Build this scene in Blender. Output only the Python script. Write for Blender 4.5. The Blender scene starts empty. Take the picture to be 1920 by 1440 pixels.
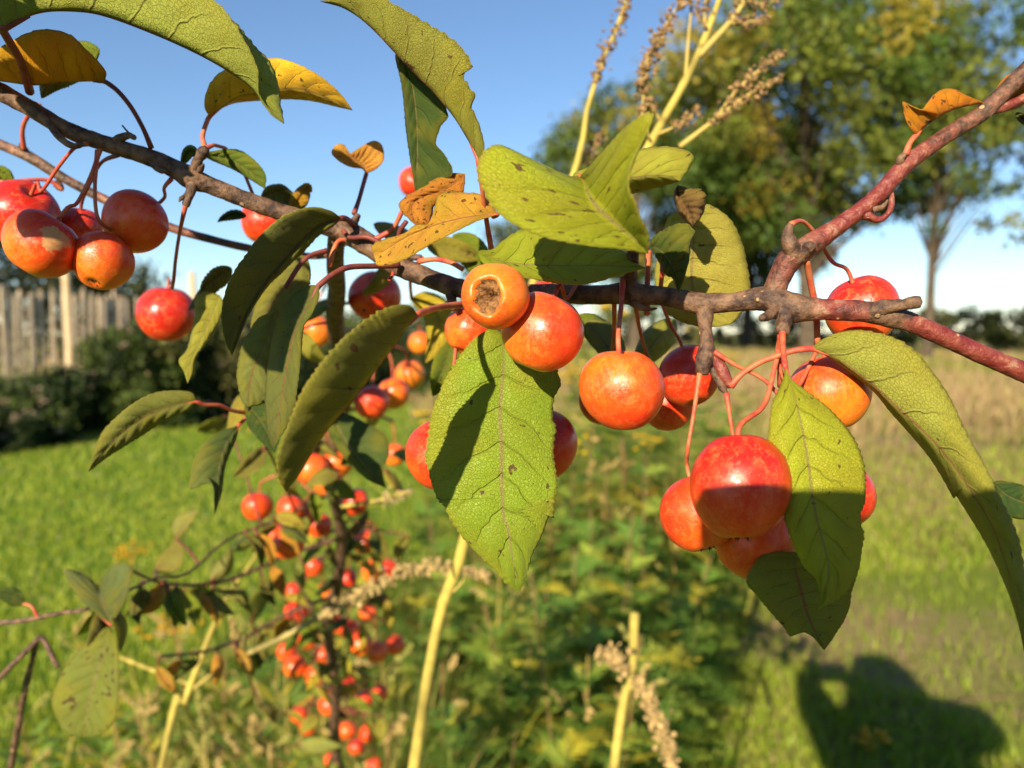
import bpy, bmesh, math, random
import numpy as np
from mathutils import Vector, Matrix, Quaternion

random.seed(7)
rng = np.random.default_rng(11)
SC = bpy.context.scene
COL = SC.collection

# ------------------------------------------------------------------ camera
CAM_H = 1.30
FPX = 1442.0                       # focal length in pixels of the 1920 px wide photograph
PITCH = math.atan((720 - 625) / FPX)
cam_d = bpy.data.cameras.new('camera')
cam_d.sensor_width = 36.0
cam_d.lens = FPX / 1920 * 36.0
cam_d.clip_start = 0.01
cam_d.clip_end = 3000
cam_d.dof.use_dof = True
cam_d.dof.focus_distance = 0.258
cam_d.dof.aperture_fstop = 9.6
cam = bpy.data.objects.new('camera', cam_d)
COL.objects.link(cam)
cam.location = (0, 0, CAM_H)
cam.rotation_euler = (math.pi / 2 - PITCH, 0, 0)
SC.camera = cam

# ------------------------------------------------------------------ sky and sun
SUN_EL = math.radians(23.0)
SUN_AZ = math.radians(22.0)        # light travels forward and 22 degrees to the right
SDIR = Vector((math.sin(SUN_AZ) * math.cos(SUN_EL), math.cos(SUN_AZ) * math.cos(SUN_EL), -math.sin(SUN_EL)))
world = bpy.data.worlds.new('World')
SC.world = world
world.use_nodes = True
wn = world.node_tree
wn.nodes.clear()
sky = wn.nodes.new('ShaderNodeTexSky')
sky.sky_type = 'NISHITA'
sky.sun_disc = False
sky.sun_elevation = SUN_EL
sky.sun_rotation = math.atan2(-SDIR.x, -SDIR.y)
sky.altitude = 50
sky.air_density = 1.0
sky.dust_density = 0.0
sky.ozone_density = 4.0
bg = wn.nodes.new('ShaderNodeBackground')
bg.inputs['Strength'].default_value = 0.075
wo = wn.nodes.new('ShaderNodeOutputWorld')
wn.links.new(sky.outputs[0], bg.inputs[0])
wn.links.new(bg.outputs[0], wo.inputs[0])
sun_d = bpy.data.lights.new('sun', 'SUN')
sun_d.energy = 5.0
sun_d.angle = math.radians(0.53)
sun_d.color = (1.0, 0.85, 0.62)
sun = bpy.data.objects.new('sun', sun_d)
COL.objects.link(sun)
sun.rotation_euler = SDIR.to_track_quat('-Z', 'Y').to_euler()
sun.location = (-3, -8, 9)
SC.view_settings.view_transform = 'Standard'
SC.view_settings.look = 'None'
SC.view_settings.gamma = 1.0
SC.view_settings.exposure = 1.12
SC.render.engine = 'CYCLES'
SC.cycles.use_denoising = True
SC.cycles.max_bounces = 6
SC.cycles.transparent_max_bounces = 8

# ------------------------------------------------------------------ pixel to place
_R = np.array((1.0, 0, 0))
_F = np.array((0, math.cos(PITCH), -math.sin(PITCH)))
_U = np.array((0, math.sin(PITCH), math.cos(PITCH)))
_C = np.array((0, 0, CAM_H))

def P(a):
    """(x, y, depth) in photograph pixels and metres along the view axis -> world"""
    a = np.atleast_2d(np.asarray(a, float))
    d = a[:, 2:3]
    return _C + d * ((a[:, 0:1] - 960) / FPX * _R + (720 - a[:, 1:2]) / FPX * _U + _F)

def ground_at(px, py):
    v = (px - 960) / FPX * _R + (720 - py) / FPX * _U + _F
    return _C + v * (CAM_H / -v[2])

# ------------------------------------------------------------------ helpers
def tag(o, label=None, cat=None, group=None, kind=None):
    if label: o['label'] = label
    if cat: o['category'] = cat
    if group: o['group'] = group
    if kind: o['kind'] = kind
    return o

def empty(name, loc, rz=0.0):
    o = bpy.data.objects.new(name, None)
    COL.objects.link(o)
    o.location = loc
    o.rotation_euler = (0, 0, rz)
    o.empty_display_size = 0.02
    return o

def cr(pts, n, metric=None):
    """Catmull-Rom through pts resampled to n rows evenly by length over the first `metric` columns"""
    p = np.asarray(pts, float)
    if len(p) == 2:
        t = np.linspace(0, 1, n)[:, None]
        return p[0] * (1 - t) + p[1] * t
    q = np.vstack([2 * p[0] - p[1], p, 2 * p[-1] - p[-2]])
    out = []
    k = 14
    for i in range(1, len(q) - 2):
        a, b, c, d = q[i - 1], q[i], q[i + 1], q[i + 2]
        t = np.linspace(0, 1, k, endpoint=False)[:, None]
        out.append(0.5 * ((2 * b) + (-a + c) * t + (2 * a - 5 * b + 4 * c - d) * t ** 2 + (-a + 3 * b - 3 * c + d) * t ** 3))
    s = np.vstack(out + [p[-1:]])
    m = s[:, :metric] if metric else s
    L = np.concatenate([[0], np.cumsum(np.linalg.norm(np.diff(m, axis=0), axis=1) + 1e-9)])
    x = np.linspace(0, L[-1], n)
    return np.stack([np.interp(x, L, s[:, j]) for j in range(s.shape[1])], 1)

def mesh_obj(name, V, F, mats, parent=None, smooth=True, uv=None, fmat=None, colors=None, world_parent=True):
    me = bpy.data.meshes.new(name)
    V = np.asarray(V, float)
    off = np.zeros(3)
    if parent is not None and world_parent:
        off = np.array(parent_world(parent))
    if isinstance(F, np.ndarray):
        nv, nf, k = len(V), len(F), F.shape[1]
        me.vertices.add(nv)
        me.vertices.foreach_set('co', (V - off).ravel())
        me.loops.add(nf * k)
        me.loops.foreach_set('vertex_index', F.ravel().astype(np.int32))
        me.polygons.add(nf)
        me.polygons.foreach_set('loop_start', np.arange(0, nf * k, k, dtype=np.int32))
        me.polygons.foreach_set('loop_total', np.full(nf, k, dtype=np.int32))
        me.update(calc_edges=True)
    else:
        me.from_pydata([tuple(v) for v in (V - off)], [], F)
    me.validate()
    if not isinstance(mats, (list, tuple)): mats = [mats]
    for m in mats: me.materials.append(m)
    if smooth:
        me.polygons.foreach_set('use_smooth', np.ones(len(me.polygons), dtype=bool))
    if fmat is not None:
        me.polygons.foreach_set('material_index', np.asarray(fmat, dtype=np.int32))
    if uv is not None:
        ul = me.uv_layers.new(name='UVMap')
        idx = np.zeros(len(me.loops), dtype=np.int32)
        me.loops.foreach_get('vertex_index', idx)
        ul.data.foreach_set('uv', np.asarray(uv, float)[idx].ravel())
    if colors is not None:
        ca = me.color_attributes.new('tint', 'FLOAT_COLOR', 'POINT')
        c = np.asarray(colors, float)
        if c.ndim == 1: c = np.stack([c, c, c], 1)
        c = np.hstack([c[:, :3], np.ones((len(c), 1))])
        ca.data.foreach_set('color', c.ravel())
    me.update()
    o = bpy.data.objects.new(name, me)
    COL.objects.link(o)
    if parent is not None: o.parent = parent
    return o

def parent_world(o):
    v = Vector((0, 0, 0))
    while o is not None:
        v += o.location
        o = o.parent
    return v

def tube_geo(pts, rad, sides=8, n=None, bump=0.0, seed=0, tint=None):
    pts = np.asarray(pts, float)
    rad = np.asarray(rad, float) if np.ndim(rad) else np.full(len(pts), rad)
    tn = np.asarray(tint, float) if tint is not None else np.zeros(len(pts))
    n = n or max(4, len(pts) * 5)
    s = cr(np.hstack([pts, rad[:, None], tn[:, None]]), n, 3)
    p, r, tt = s[:, :3], np.maximum(s[:, 3], 1e-5), s[:, 4]
    T = np.gradient(p, axis=0)
    T /= np.linalg.norm(T, axis=1)[:, None] + 1e-12
    up = np.array((0.31, 0.17, 0.93))
    N = np.zeros_like(T)
    a = np.cross(T[0], up); a /= np.linalg.norm(a)
    for i in range(n):
        a = a - T[i] * np.dot(a, T[i]); a /= np.linalg.norm(a) + 1e-12
        N[i] = a
    B = np.cross(T, N)
    rg = np.random.default_rng(seed)
    th = np.linspace(0, 2 * np.pi, sides, endpoint=False)
    rr = r[:, None] * np.ones((1, sides))
    if bump:
        k = np.arange(n)[:, None]
        ph = rg.uniform(0, 6.28, 6)
        rr = rr * (1 + bump * (np.sin(k * 0.55 + ph[0]) * 0.45 + np.sin(k * 1.3 + th[None] * 2 + ph[1]) * 0.4
                               + np.sin(k * 0.9 - th[None] * 3 + ph[2]) * 0.35 + rg.normal(0, 0.35, (n, sides))))
    V = p[:, None, :] + rr[:, :, None] * (np.cos(th)[None, :, None] * N[:, None, :] + np.sin(th)[None, :, None] * B[:, None, :])
    V = V.reshape(-1, 3)
    F = []
    for i in range(n - 1):
        for j in range(sides):
            j2 = (j + 1) % sides
            F.append((i * sides + j, i * sides + j2, (i + 1) * sides + j2, (i + 1) * sides + j))
    V = np.vstack([V, p[:1] - T[:1] * r[0] * 0.35, p[-1:] + T[-1:] * r[-1] * 0.35])
    c0, c1 = n * sides, n * sides + 1
    for j in range(sides):
        j2 = (j + 1) % sides
        F.append((c0, j2, j))
        F.append((c1, (n - 1) * sides + j, (n - 1) * sides + j2))
    tc = np.concatenate([np.repeat(tt, sides), tt[:1], tt[-1:]])
    return V, F, tc

def tube(name, pts, rad, mat, parent=None, **kw):
    V, F, tc = tube_geo(pts, rad, **kw)
    return mesh_obj(name, V, F, mat, parent, colors=tc)

class Geo:
    def __init__(s): s.V, s.F, s.c, s.n = [], [], [], 0
    def add(s, V, F, c=None):
        V = np.asarray(V, float)
        s.V.append(V)
        s.F += [tuple(i + s.n for i in f) for f in F]
        s.c.append(np.tile(np.asarray(c if c is not None else (1, 1, 1), float), (len(V), 1)) if (c is None or np.ndim(c) == 1) else np.asarray(c))
        s.n += len(V)
    def tube(s, pts, rad, c=None, **kw):
        V, F, _ = tube_geo(pts, rad, **kw)
        s.add(V, F, c)
    def build(s, name, mat, parent=None, smooth=True, **kw):
        return mesh_obj(name, np.vstack(s.V), s.F, mat, parent, smooth, colors=np.vstack(s.c), **kw)

# ------------------------------------------------------------------ materials
class NT:
    def __init__(s, name):
        s.m = bpy.data.materials.new(name)
        s.m.use_nodes = True
        s.t = s.m.node_tree
        s.t.nodes.clear()
        s.out = s.t.nodes.new('ShaderNodeOutputMaterial')
    def n(s, typ, ins=None, **props):
        nd = s.t.nodes.new(typ)
        for k, v in props.items(): setattr(nd, k, v)
        for k, v in (ins or {}).items(): s.set(nd, k, v)
        return nd
    def set(s, nd, k, v):
        sock = nd.inputs[k]
        if isinstance(v, bpy.types.NodeSocket): s.t.links.new(v, sock)
        elif isinstance(v, bpy.types.Node): s.t.links.new(v.outputs[0], sock)
        else:
            if hasattr(sock.default_value, '__len__') and len(sock.default_value) == 4 and len(v) == 3: v = (*v, 1)
            sock.default_value = v
    def math(s, op, a, b=None, c=None, clamp=False):
        nd = s.t.nodes.new('ShaderNodeMath'); nd.operation = op; nd.use_clamp = clamp
        s.set(nd, 0, a)
        if b is not None: s.set(nd, 1, b)
        if c is not None: s.set(nd, 2, c)
        return nd.outputs[0]
    def step(s, x, a, b):
        nd = s.t.nodes.new('ShaderNodeMapRange'); nd.interpolation_type = 'SMOOTHSTEP'
        s.set(nd, 0, x); s.set(nd, 1, a); s.set(nd, 2, b); nd.inputs[3].default_value = 0; nd.inputs[4].default_value = 1
        return nd.outputs[0]
    def mix(s, f, a, b, mode='MIX'):
        nd = s.t.nodes.new('ShaderNodeMix'); nd.data_type = 'RGBA'; nd.blend_type = mode
        s.set(nd, 0, f); s.set(nd, 6, a); s.set(nd, 7, b)
        return nd.outputs[2]
    def noise(s, vec, scale, detail=3, rough=0.55):
        nd = s.n('ShaderNodeTexNoise', {'Scale': scale, 'Detail': detail, 'Roughness': rough})
        if vec is not None: s.set(nd, 'Vector', vec)
        return nd.outputs[0]
    def bump(s, h, strength, dist):
        return s.n('ShaderNodeBump', {'Height': h, 'Strength': strength, 'Distance': dist}).outputs[0]
    def done(s, sh):
        s.t.links.new(sh.outputs[0] if isinstance(sh, bpy.types.Node) else sh, s.out.inputs[0])
        return s.m

def leaf_material(name, under):
    m = NT(name)
    oi = m.n('ShaderNodeObjectInfo')
    uv = m.n('ShaderNodeUVMap').outputs[0]
    sep = m.n('ShaderNodeSeparateXYZ', {0: uv})
    u, v = sep.outputs[0], sep.outputs[1]
    vv = m.math('MULTIPLY', m.math('ABSOLUTE', m.math('SUBTRACT', v, 0.5)), 2.0)
    rnd = m.math('MULTIPLY', oi.outputs['Random'], 37.0)
    sc = m.n('ShaderNodeVectorMath', {0: uv, 1: (2.6, 1.0, 1.0)}, operation='MULTIPLY').outputs[0]
    off = m.n('ShaderNodeCombineXYZ', {0: rnd, 1: rnd, 2: rnd}).outputs[0]
    vec = m.n('ShaderNodeVectorMath', {0: sc, 1: off}, operation='ADD').outputs[0]
    warp = m.noise(vec, 5.0, 2)
    s = m.math('ADD', m.math('SUBTRACT', u, m.math('MULTIPLY', vv, 0.17)), m.math('MULTIPLY', warp, 0.05))
    fr = m.math('ABSOLUTE', m.math('SUBTRACT', m.math('FRACT', m.math('MULTIPLY', s, 8.0)), 0.5))
    side = m.math('MULTIPLY', m.math('SUBTRACT', 1.0, m.step(fr, 0.0, 0.055)), m.step(vv, 1.0, 0.35))
    midr = m.math('SUBTRACT', 1.0, m.step(vv, 0.012, 0.05))
    vo = m.n('ShaderNodeTexVoronoi', {'Vector': vec, 'Scale': 34.0}, feature='DISTANCE_TO_EDGE')
    net = m.math('SUBTRACT', 1.0, m.step(vo.outputs[0], 0.0, 0.10))
    vo2 = m.n('ShaderNodeTexVoronoi', {'Vector': vec, 'Scale': 62.0}, feature='DISTANCE_TO_EDGE')
    net2 = m.math('SUBTRACT', 1.0, m.step(vo2.outputs[0], 0.0, 0.14))
    big = m.noise(vec, 2.2, 3)
    fine = m.noise(vec, 30.0, 3)
    base = oi.outputs['Color']
    if under:
        base = m.mix(0.30, base, (0.24, 0.25, 0.075))
    hs = m.n('ShaderNodeHueSaturation', {'Color': base, 'Hue': m.math('ADD', 0.478, m.math('MULTIPLY', big, 0.045)),
             'Saturation': 1.0, 'Value': m.math('ADD', 0.62, m.math('MULTIPLY', m.math('ADD', big, m.math('MULTIPLY', fine, 0.5)), 0.52))})
    c = hs.outputs[0]
    yel = m.math('MULTIPLY', m.step(m.math('ADD', m.noise(vec, 1.6, 2), m.math('MULTIPLY', vv, 0.16)), 0.52, 0.76), 0.8)
    c = m.mix(yel, c, m.mix(0.5, base, (0.36, 0.30, 0.02)))
    if under:
        c = m.mix(m.math('MULTIPLY', net, 0.42), c, m.mix(0.6, base, (0.07, 0.075, 0.02)))
        c = m.mix(m.math('MULTIPLY', net2, 0.22), c, m.mix(0.6, base, (0.07, 0.075, 0.02)))
        c = m.mix(m.math('MULTIPLY', side, 0.5), c, m.mix(0.5, base, (0.24, 0.19, 0.09)))
        c = m.mix(m.math('MULTIPLY', midr, 0.8), c, (0.30, 0.11, 0.07))
    else:
        c = m.mix(m.math('MULTIPLY', net, 0.14), c, m.mix(0.5, base, (0.30, 0.32, 0.04)))
        c = m.mix(m.math('MULTIPLY', net2, 0.10), c, m.mix(0.5, base, (0.02, 0.05, 0.008)))
        c = m.mix(m.math('MULTIPLY', side, 0.6), c, m.mix(0.35, base, (0.36, 0.36, 0.10)))
        c = m.mix(m.math('MULTIPLY', midr, 0.75), c, (0.31, 0.24, 0.10))
    # spots and browned margin
    alpha = oi.outputs['Alpha']
    spn = m.noise(vec, 8.5, 2, 0.5)
    lim = m.math('SUBTRACT', 0.755, m.math('MULTIPLY', alpha, 0.16))
    spot = m.step(spn, lim, m.math('ADD', lim, 0.03))
    c = m.mix(m.math('MULTIPLY', spot, 0.85), c, m.mix(fine, (0.055, 0.016, 0.010), (0.17, 0.075, 0.04)))
    tiny = m.step(m.noise(vec, 38.0, 1, 0.4), m.math('SUBTRACT', 0.80, m.math('MULTIPLY', alpha, 0.10)), 0.82)
    c = m.mix(m.math('MULTIPLY', tiny, 0.7), c, (0.06, 0.028, 0.012))
    rim = m.math('MULTIPLY', m.step(vv, 0.955, 0.995), 0.55)
    c = m.mix(rim, c, (0.38, 0.31, 0.06))
    h = m.math('SUBTRACT', 0.0, m.math('ADD', m.math('MULTIPLY', side, 1.7), m.math('ADD', m.math('MULTIPLY', net, 0.42), m.math('MULTIPLY', net2, 0.2))))
    if under: h = m.math('MULTIPLY', h, -1.0)
    h = m.math('ADD', h, m.math('MULTIPLY', fine, 0.45))
    bp = m.bump(h, 0.8 if not under else 0.7, 0.0007)
    pr = m.n('ShaderNodeBsdfPrincipled', {'Base Color': c, 'Roughness': 0.62 if under else 0.47,
             'Specular IOR Level': 0.18 if under else 0.30, 'Normal': bp})
    tr = m.n('ShaderNodeBsdfTranslucent', {'Color': m.mix(0.6, c, m.mix(1.0, c, (1.6, 1.7, 0.5), 'MULTIPLY')), 'Normal': bp})
    return m.done(m.n('ShaderNodeMixShader', {0: 0.40, 1: pr, 2: tr}))

def apple_material():
    m = NT('crab_apple_skin')
    tc = m.n('ShaderNodeTexCoord').outputs['Object']
    oi = m.n('ShaderNodeObjectInfo')
    rnd = m.math('MULTIPLY', oi.outputs['Random'], 91.0)
    off = m.n('ShaderNodeCombineXYZ', {0: rnd, 1: rnd, 2: rnd}).outputs[0]
    unit = m.n('ShaderNodeVectorMath', {0: tc, 3: 71.0}, operation='SCALE').outputs[0]
    vec = m.n('ShaderNodeVectorMath', {0: unit, 1: off}, operation='ADD').outputs[0]
    sepc = m.n('ShaderNodeSeparateColor', {0: oi.outputs['Color']})
    amount, bx_, bz_ = sepc.outputs[0], sepc.outputs[1], sepc.outputs[2]
    su = m.n('ShaderNodeSeparateXYZ', {0: unit})
    # the sun-ripened cheek, fixed to the fruit
    cheek = m.math('ADD', m.math('MULTIPLY', su.outputs[0], m.math('SUBTRACT', m.math('MULTIPLY', bx_, 2.0), 1.0)),
                   m.math('MULTIPLY', su.outputs[2], m.math('SUBTRACT', m.math('MULTIPLY', bz_, 2.0), 1.0)))
    n1 = m.noise(vec, 1.7, 4)
    stre = m.n('ShaderNodeVectorMath', {0: vec, 1: (7.0, 7.0, 1.2)}, operation='MULTIPLY').outputs[0]
    n2 = m.noise(stre, 1.6, 3)
    val = m.math('ADD', m.math('ADD', m.math('ADD', amount, 0.10), m.math('MULTIPLY', cheek, 0.42)),
                 m.math('ADD', m.math('MULTIPLY', m.math('SUBTRACT', n1, 0.5), 0.7), m.math('MULTIPLY', m.math('SUBTRACT', n2, 0.5), 0.45)))
    ramp = m.n('ShaderNodeValToRGB', {0: val})
    e = ramp.color_ramp.elements
    e[0].position, e[0].color = 0.0, (0.72, 0.235, 0.016, 1)
    e[1].position, e[1].color = 1.0, (0.46, 0.014, 0.008, 1)
    for pos, c in ((0.25, (0.74, 0.165, 0.012, 1)), (0.5, (0.70, 0.075, 0.010, 1)), (0.75, (0.62, 0.034, 0.009, 1))):
        x = e.new(pos); x.color = c
    c = ramp.outputs[0]
    # russet net and bloom
    vo = m.n('ShaderNodeTexVoronoi', {'Vector': m.n('ShaderNodeVectorMath', {0: vec, 1: m.n('ShaderNodeTexNoise', {'Vector': vec, 'Scale': 4.0}).outputs[1]}, operation='ADD').outputs[0], 'Scale': 9.0}, feature='DISTANCE_TO_EDGE')
    cell = m.math('SUBTRACT', 1.0, m.step(vo.outputs[0], 0.0, 0.16))
    mott = m.math('MULTIPLY', m.step(m.noise(vec, 5.0, 6, 0.75), 0.46, 0.62), m.step(m.noise(vec, 1.5, 2), 0.36, 0.56))
    c = m.mix(m.math('MULTIPLY', m.math('ADD', m.math('MULTIPLY', mott, 0.55), m.math('MULTIPLY', m.math('MULTIPLY', cell, mott), 0.4)), 0.42), c, (0.74, 0.24, 0.06))
    dots = m.n('ShaderNodeTexVoronoi', {'Vector': vec, 'Scale': 15.0})
    dot = m.math('SUBTRACT', 1.0, m.step(dots.outputs[0], 0.08, 0.16))
    c = m.mix(m.math('MULTIPLY', dot, 0.5), c, (0.82, 0.36, 0.13))
    sp = m.step(m.noise(vec, 9.0, 1, 0.3), 0.77, 0.80)
    c = m.mix(m.math('MULTIPLY', sp, 0.7), c, (0.09, 0.03, 0.012))
    # tan russet scar on fruits that carry one (alpha below one)
    scar_m = m.step(m.math('ADD', m.math('ADD', m.math('MULTIPLY', su.outputs[1], -1.0), m.math('MULTIPLY', su.outputs[2], 0.45)), m.math('MULTIPLY', m.noise(vec, 3.0, 4), 0.5)), 1.24, 1.30)
    scar = m.math('MULTIPLY', scar_m, m.math('SUBTRACT', 1.0, oi.outputs['Alpha']))
    c = m.mix(scar, c, m.mix(m.noise(vec, 12, 3), (0.34, 0.15, 0.05), (0.62, 0.36, 0.14)))
    hgt = m.math('ADD', m.math('MULTIPLY', mott, 0.5), m.math('MULTIPLY', m.noise(vec, 3.0, 3), 1.6))
    bp = m.bump(hgt, 0.22, 0.0005)
    rough = m.math('ADD', 0.30, m.math('MULTIPLY', m.math('ADD', mott, scar), 0.22))
    pr = m.n('ShaderNodeBsdfPrincipled', {'Base Color': c, 'Roughness': rough, 'Specular IOR Level': 0.45, 'Normal': bp,
             'Subsurface Weight': 0.12, 'Subsurface Radius': (0.004, 0.0012, 0.0004), 'Subsurface Scale': 0.6,
             'Coat Weight': 0.05, 'Coat Roughness': 0.25})
    return m.done(pr)

def bark_material():
    m = NT('crab_apple_bark')
    at = m.n('ShaderNodeAttribute', attribute_name='tint').outputs[2]
    tc = m.n('ShaderNodeTexCoord').outputs['Object']
    n1 = m.noise(tc, 170, 5, 0.65)
    n2 = m.noise(tc, 520, 3)
    brown = m.mix(m.step(n1, 0.32, 0.70), (0.030, 0.014, 0.010), (0.19, 0.105, 0.058))
    red = m.mix(m.step(n1, 0.35, 0.7), (0.13, 0.016, 0.014), (0.23, 0.060, 0.038))
    red = m.mix(m.step(n1, 0.56, 0.66), red, (0.25, 0.14, 0.09))
    c = m.mix(m.step(m.math('ADD', at, m.math('MULTIPLY', m.math('SUBTRACT', n1, 0.5), 0.9)), 0.35, 0.65), brown, red)
    vo = m.n('ShaderNodeTexVoronoi', {'Vector': tc, 'Scale': 150.0})
    len_ = m.math('MULTIPLY', m.math('SUBTRACT', 1.0, m.step(vo.outputs[0], 0.10, 0.17)), m.step(m.noise(tc, 60, 2), 0.5, 0.56))
    c = m.mix(m.math('MULTIPLY', len_, 0.8), c, (0.45, 0.30, 0.16))
    h = m.math('ADD', m.math('ADD', n1, m.math('MULTIPLY', n2, 0.5)), m.math('MULTIPLY', len_, 0.5))
    pr = m.n('ShaderNodeBsdfPrincipled', {'Base Color': c, 'Roughness': m.math('SUBTRACT', 0.66, m.math('MULTIPLY', at, 0.22)), 'Specular IOR Level': 0.4,
             'Normal': m.bump(h, 0.9, 0.0014)})
    return m.done(pr)

def simple(name, c1, c2, scale=40, rough=0.7, bump=0.3, dist=0.001, spec=0.3, coord='Object', transl=0.0):
    m = NT(name)
    tc = m.n('ShaderNodeTexCoord').outputs[coord]
    n1 = m.noise(tc, scale, 4, 0.6)
    c = m.mix(m.step(n1, 0.28, 0.72), c1, c2)
    pr = m.n('ShaderNodeBsdfPrincipled', {'Base Color': c, 'Roughness': rough, 'Specular IOR Level': spec, 'Normal': m.bump(n1, bump, dist)})
    if transl:
        tr = m.n('ShaderNodeBsdfTranslucent', {'Color': c})
        return m.done(m.n('ShaderNodeMixShader', {0: transl, 1: pr, 2: tr}))
    return m.done(pr)

def tinted(name, rough=0.6, transl=0.25, var=0.35, scale=30, spec=0.3):
    """colour comes from the mesh's own colour attribute (leaf by leaf)"""
    m = NT(name)
    at = m.n('ShaderNodeAttribute', attribute_name='tint').outputs[0]
    tc = m.n('ShaderNodeTexCoord').outputs['Object']
    n1 = m.noise(tc, scale, 3)
    c = m.n('ShaderNodeHueSaturation', {'Color': at, 'Value': m.math('ADD', 1.0 - var / 2, m.math('MULTIPLY', n1, var))}).outputs[0]
    pr = m.n('ShaderNodeBsdfPrincipled', {'Base Color': c, 'Roughness': rough, 'Specular IOR Level': spec})
    if not transl: return m.done(pr)
    tr = m.n('ShaderNodeBsdfTranslucent', {'Color': m.mix(1.0, c, (1.3, 1.4, 0.6), 'MULTIPLY')})
    return m.done(m.n('ShaderNodeMixShader', {0: transl, 1: pr, 2: tr}))

M_TOP = leaf_material('leaf_upper_side', False)
M_UND = leaf_material('leaf_underside', True)
M_APPLE = apple_material()
M_BARK = bark_material()
M_STALK = simple('fruit_stalk', (0.36, 0.035, 0.028), (0.46, 0.15, 0.06), 160, 0.5, 0.3, 0.0004)
M_STALK_D = simple('dark_leaf_stalk', (0.10, 0.02, 0.02), (0.20, 0.05, 0.035), 160, 0.55, 0.3, 0.0004)
M_CALYX = simple('calyx_remnant', (0.035, 0.018, 0.010), (0.12, 0.06, 0.03), 300, 0.9, 0.5, 0.0005)
M_ROT = simple('rotted_flesh', (0.07, 0.03, 0.012), (0.34, 0.17, 0.06), 420, 0.95, 1.0, 0.0015)
M_LEAFMIX = tinted('small_leaves', 0.6, 0.35)
M_FOLI = tinted('tree_foliage', 0.65, 0.3, 0.5, 1.5)
M_GRASS = tinted('grass_blades', 0.55, 0.38, 0.3, 3)
M_DRY = tinted('dry_seed_stalk', 0.8, 0.12, 0.9, 90)
M_TRUNK = simple('tree_bark', (0.035, 0.026, 0.018), (0.12, 0.09, 0.06), 3.0, 0.9, 0.8, 0.05)
M_PALE = simple('weathered_chestnut', (0.34, 0.26, 0.17), (0.60, 0.49, 0.35), 9, 0.85, 0.5, 0.004)
M_POST = simple('weathered_post', (0.40, 0.29, 0.16), (0.62, 0.48, 0.30), 12, 0.85, 0.5, 0.004)
M_WIRE = simple('galvanised_wire', (0.25, 0.25, 0.24), (0.4, 0.4, 0.38), 50, 0.5)

# ================================================================== THE SETTING
def ground_material():
    m = NT('meadow_ground')
    g = m.n('ShaderNodeNewGeometry').outputs['Position']
    big = m.noise(g, 0.35, 4)
    mid = m.noise(g, 2.2, 4)
    fine = m.noise(g, 26, 4, 0.7)
    green = m.mix(fine, (0.08, 0.12, 0.012), (0.24, 0.28, 0.04))
    dry = m.mix(fine, (0.16, 0.12, 0.05), (0.38, 0.29, 0.14))
    soil = m.mix(fine, (0.15, 0.09, 0.05), (0.36, 0.25, 0.15))
    c = m.mix(m.step(big, 0.42, 0.62), green, dry)
    c = m.mix(m.step(mid, 0.55, 0.68), c, soil)
    pr = m.n('ShaderNodeBsdfPrincipled', {'Base Color': c, 'Roughness': 0.95, 'Specular IOR Level': 0.1, 'Normal': m.bump(fine, 1.0, 0.03)})
    return m.done(pr)

def lawn_material():
    m = NT('lawn_turf')
    g = m.n('ShaderNodeNewGeometry').outputs['Position']
    mid = m.noise(g, 1.3, 4)
    fine = m.noise(g, 32, 4, 0.7)
    c = m.mix(fine, (0.05, 0.12, 0.008), (0.16, 0.28, 0.025))
    c = m.mix(m.math('MULTIPLY', m.step(mid, 0.5, 0.75), 0.5), c, (0.20, 0.22, 0.05))
    pr = m.n('ShaderNodeBsdfPrincipled', {'Base Color': c, 'Roughness': 0.9, 'Specular IOR Level': 0.1, 'Normal': m.bump(fine, 1.0, 0.03)})
    return m.done(pr)

gm = ground_material()
gs = 900.0
tag(mesh_obj('ground', [(-gs, -60, 0), (gs, -60, 0), (gs, 1500, 0), (-gs, 1500, 0)], [(0, 1, 2, 3)], gm), kind='structure')
lawn_pts = [(-5.6, -3), (0.35, -3), (0.5, 2.6), (0.1, 5), (-0.6, 9), (-1.2, 14), (-4.9, 14), (-5.3, 9)]
tag(mesh_obj('lawn', [(x, y, 0.004) for x, y in lawn_pts], [tuple(range(len(lawn_pts)))], lawn_material()), kind='structure')

# soft far rise with woods reads as terrain
def in_lawn(x, y):
    return x < np.interp(y, [-3, 2.6, 5, 9, 14, 15], [0.35, 0.5, 0.1, -0.6, -1.2, -9])

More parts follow.
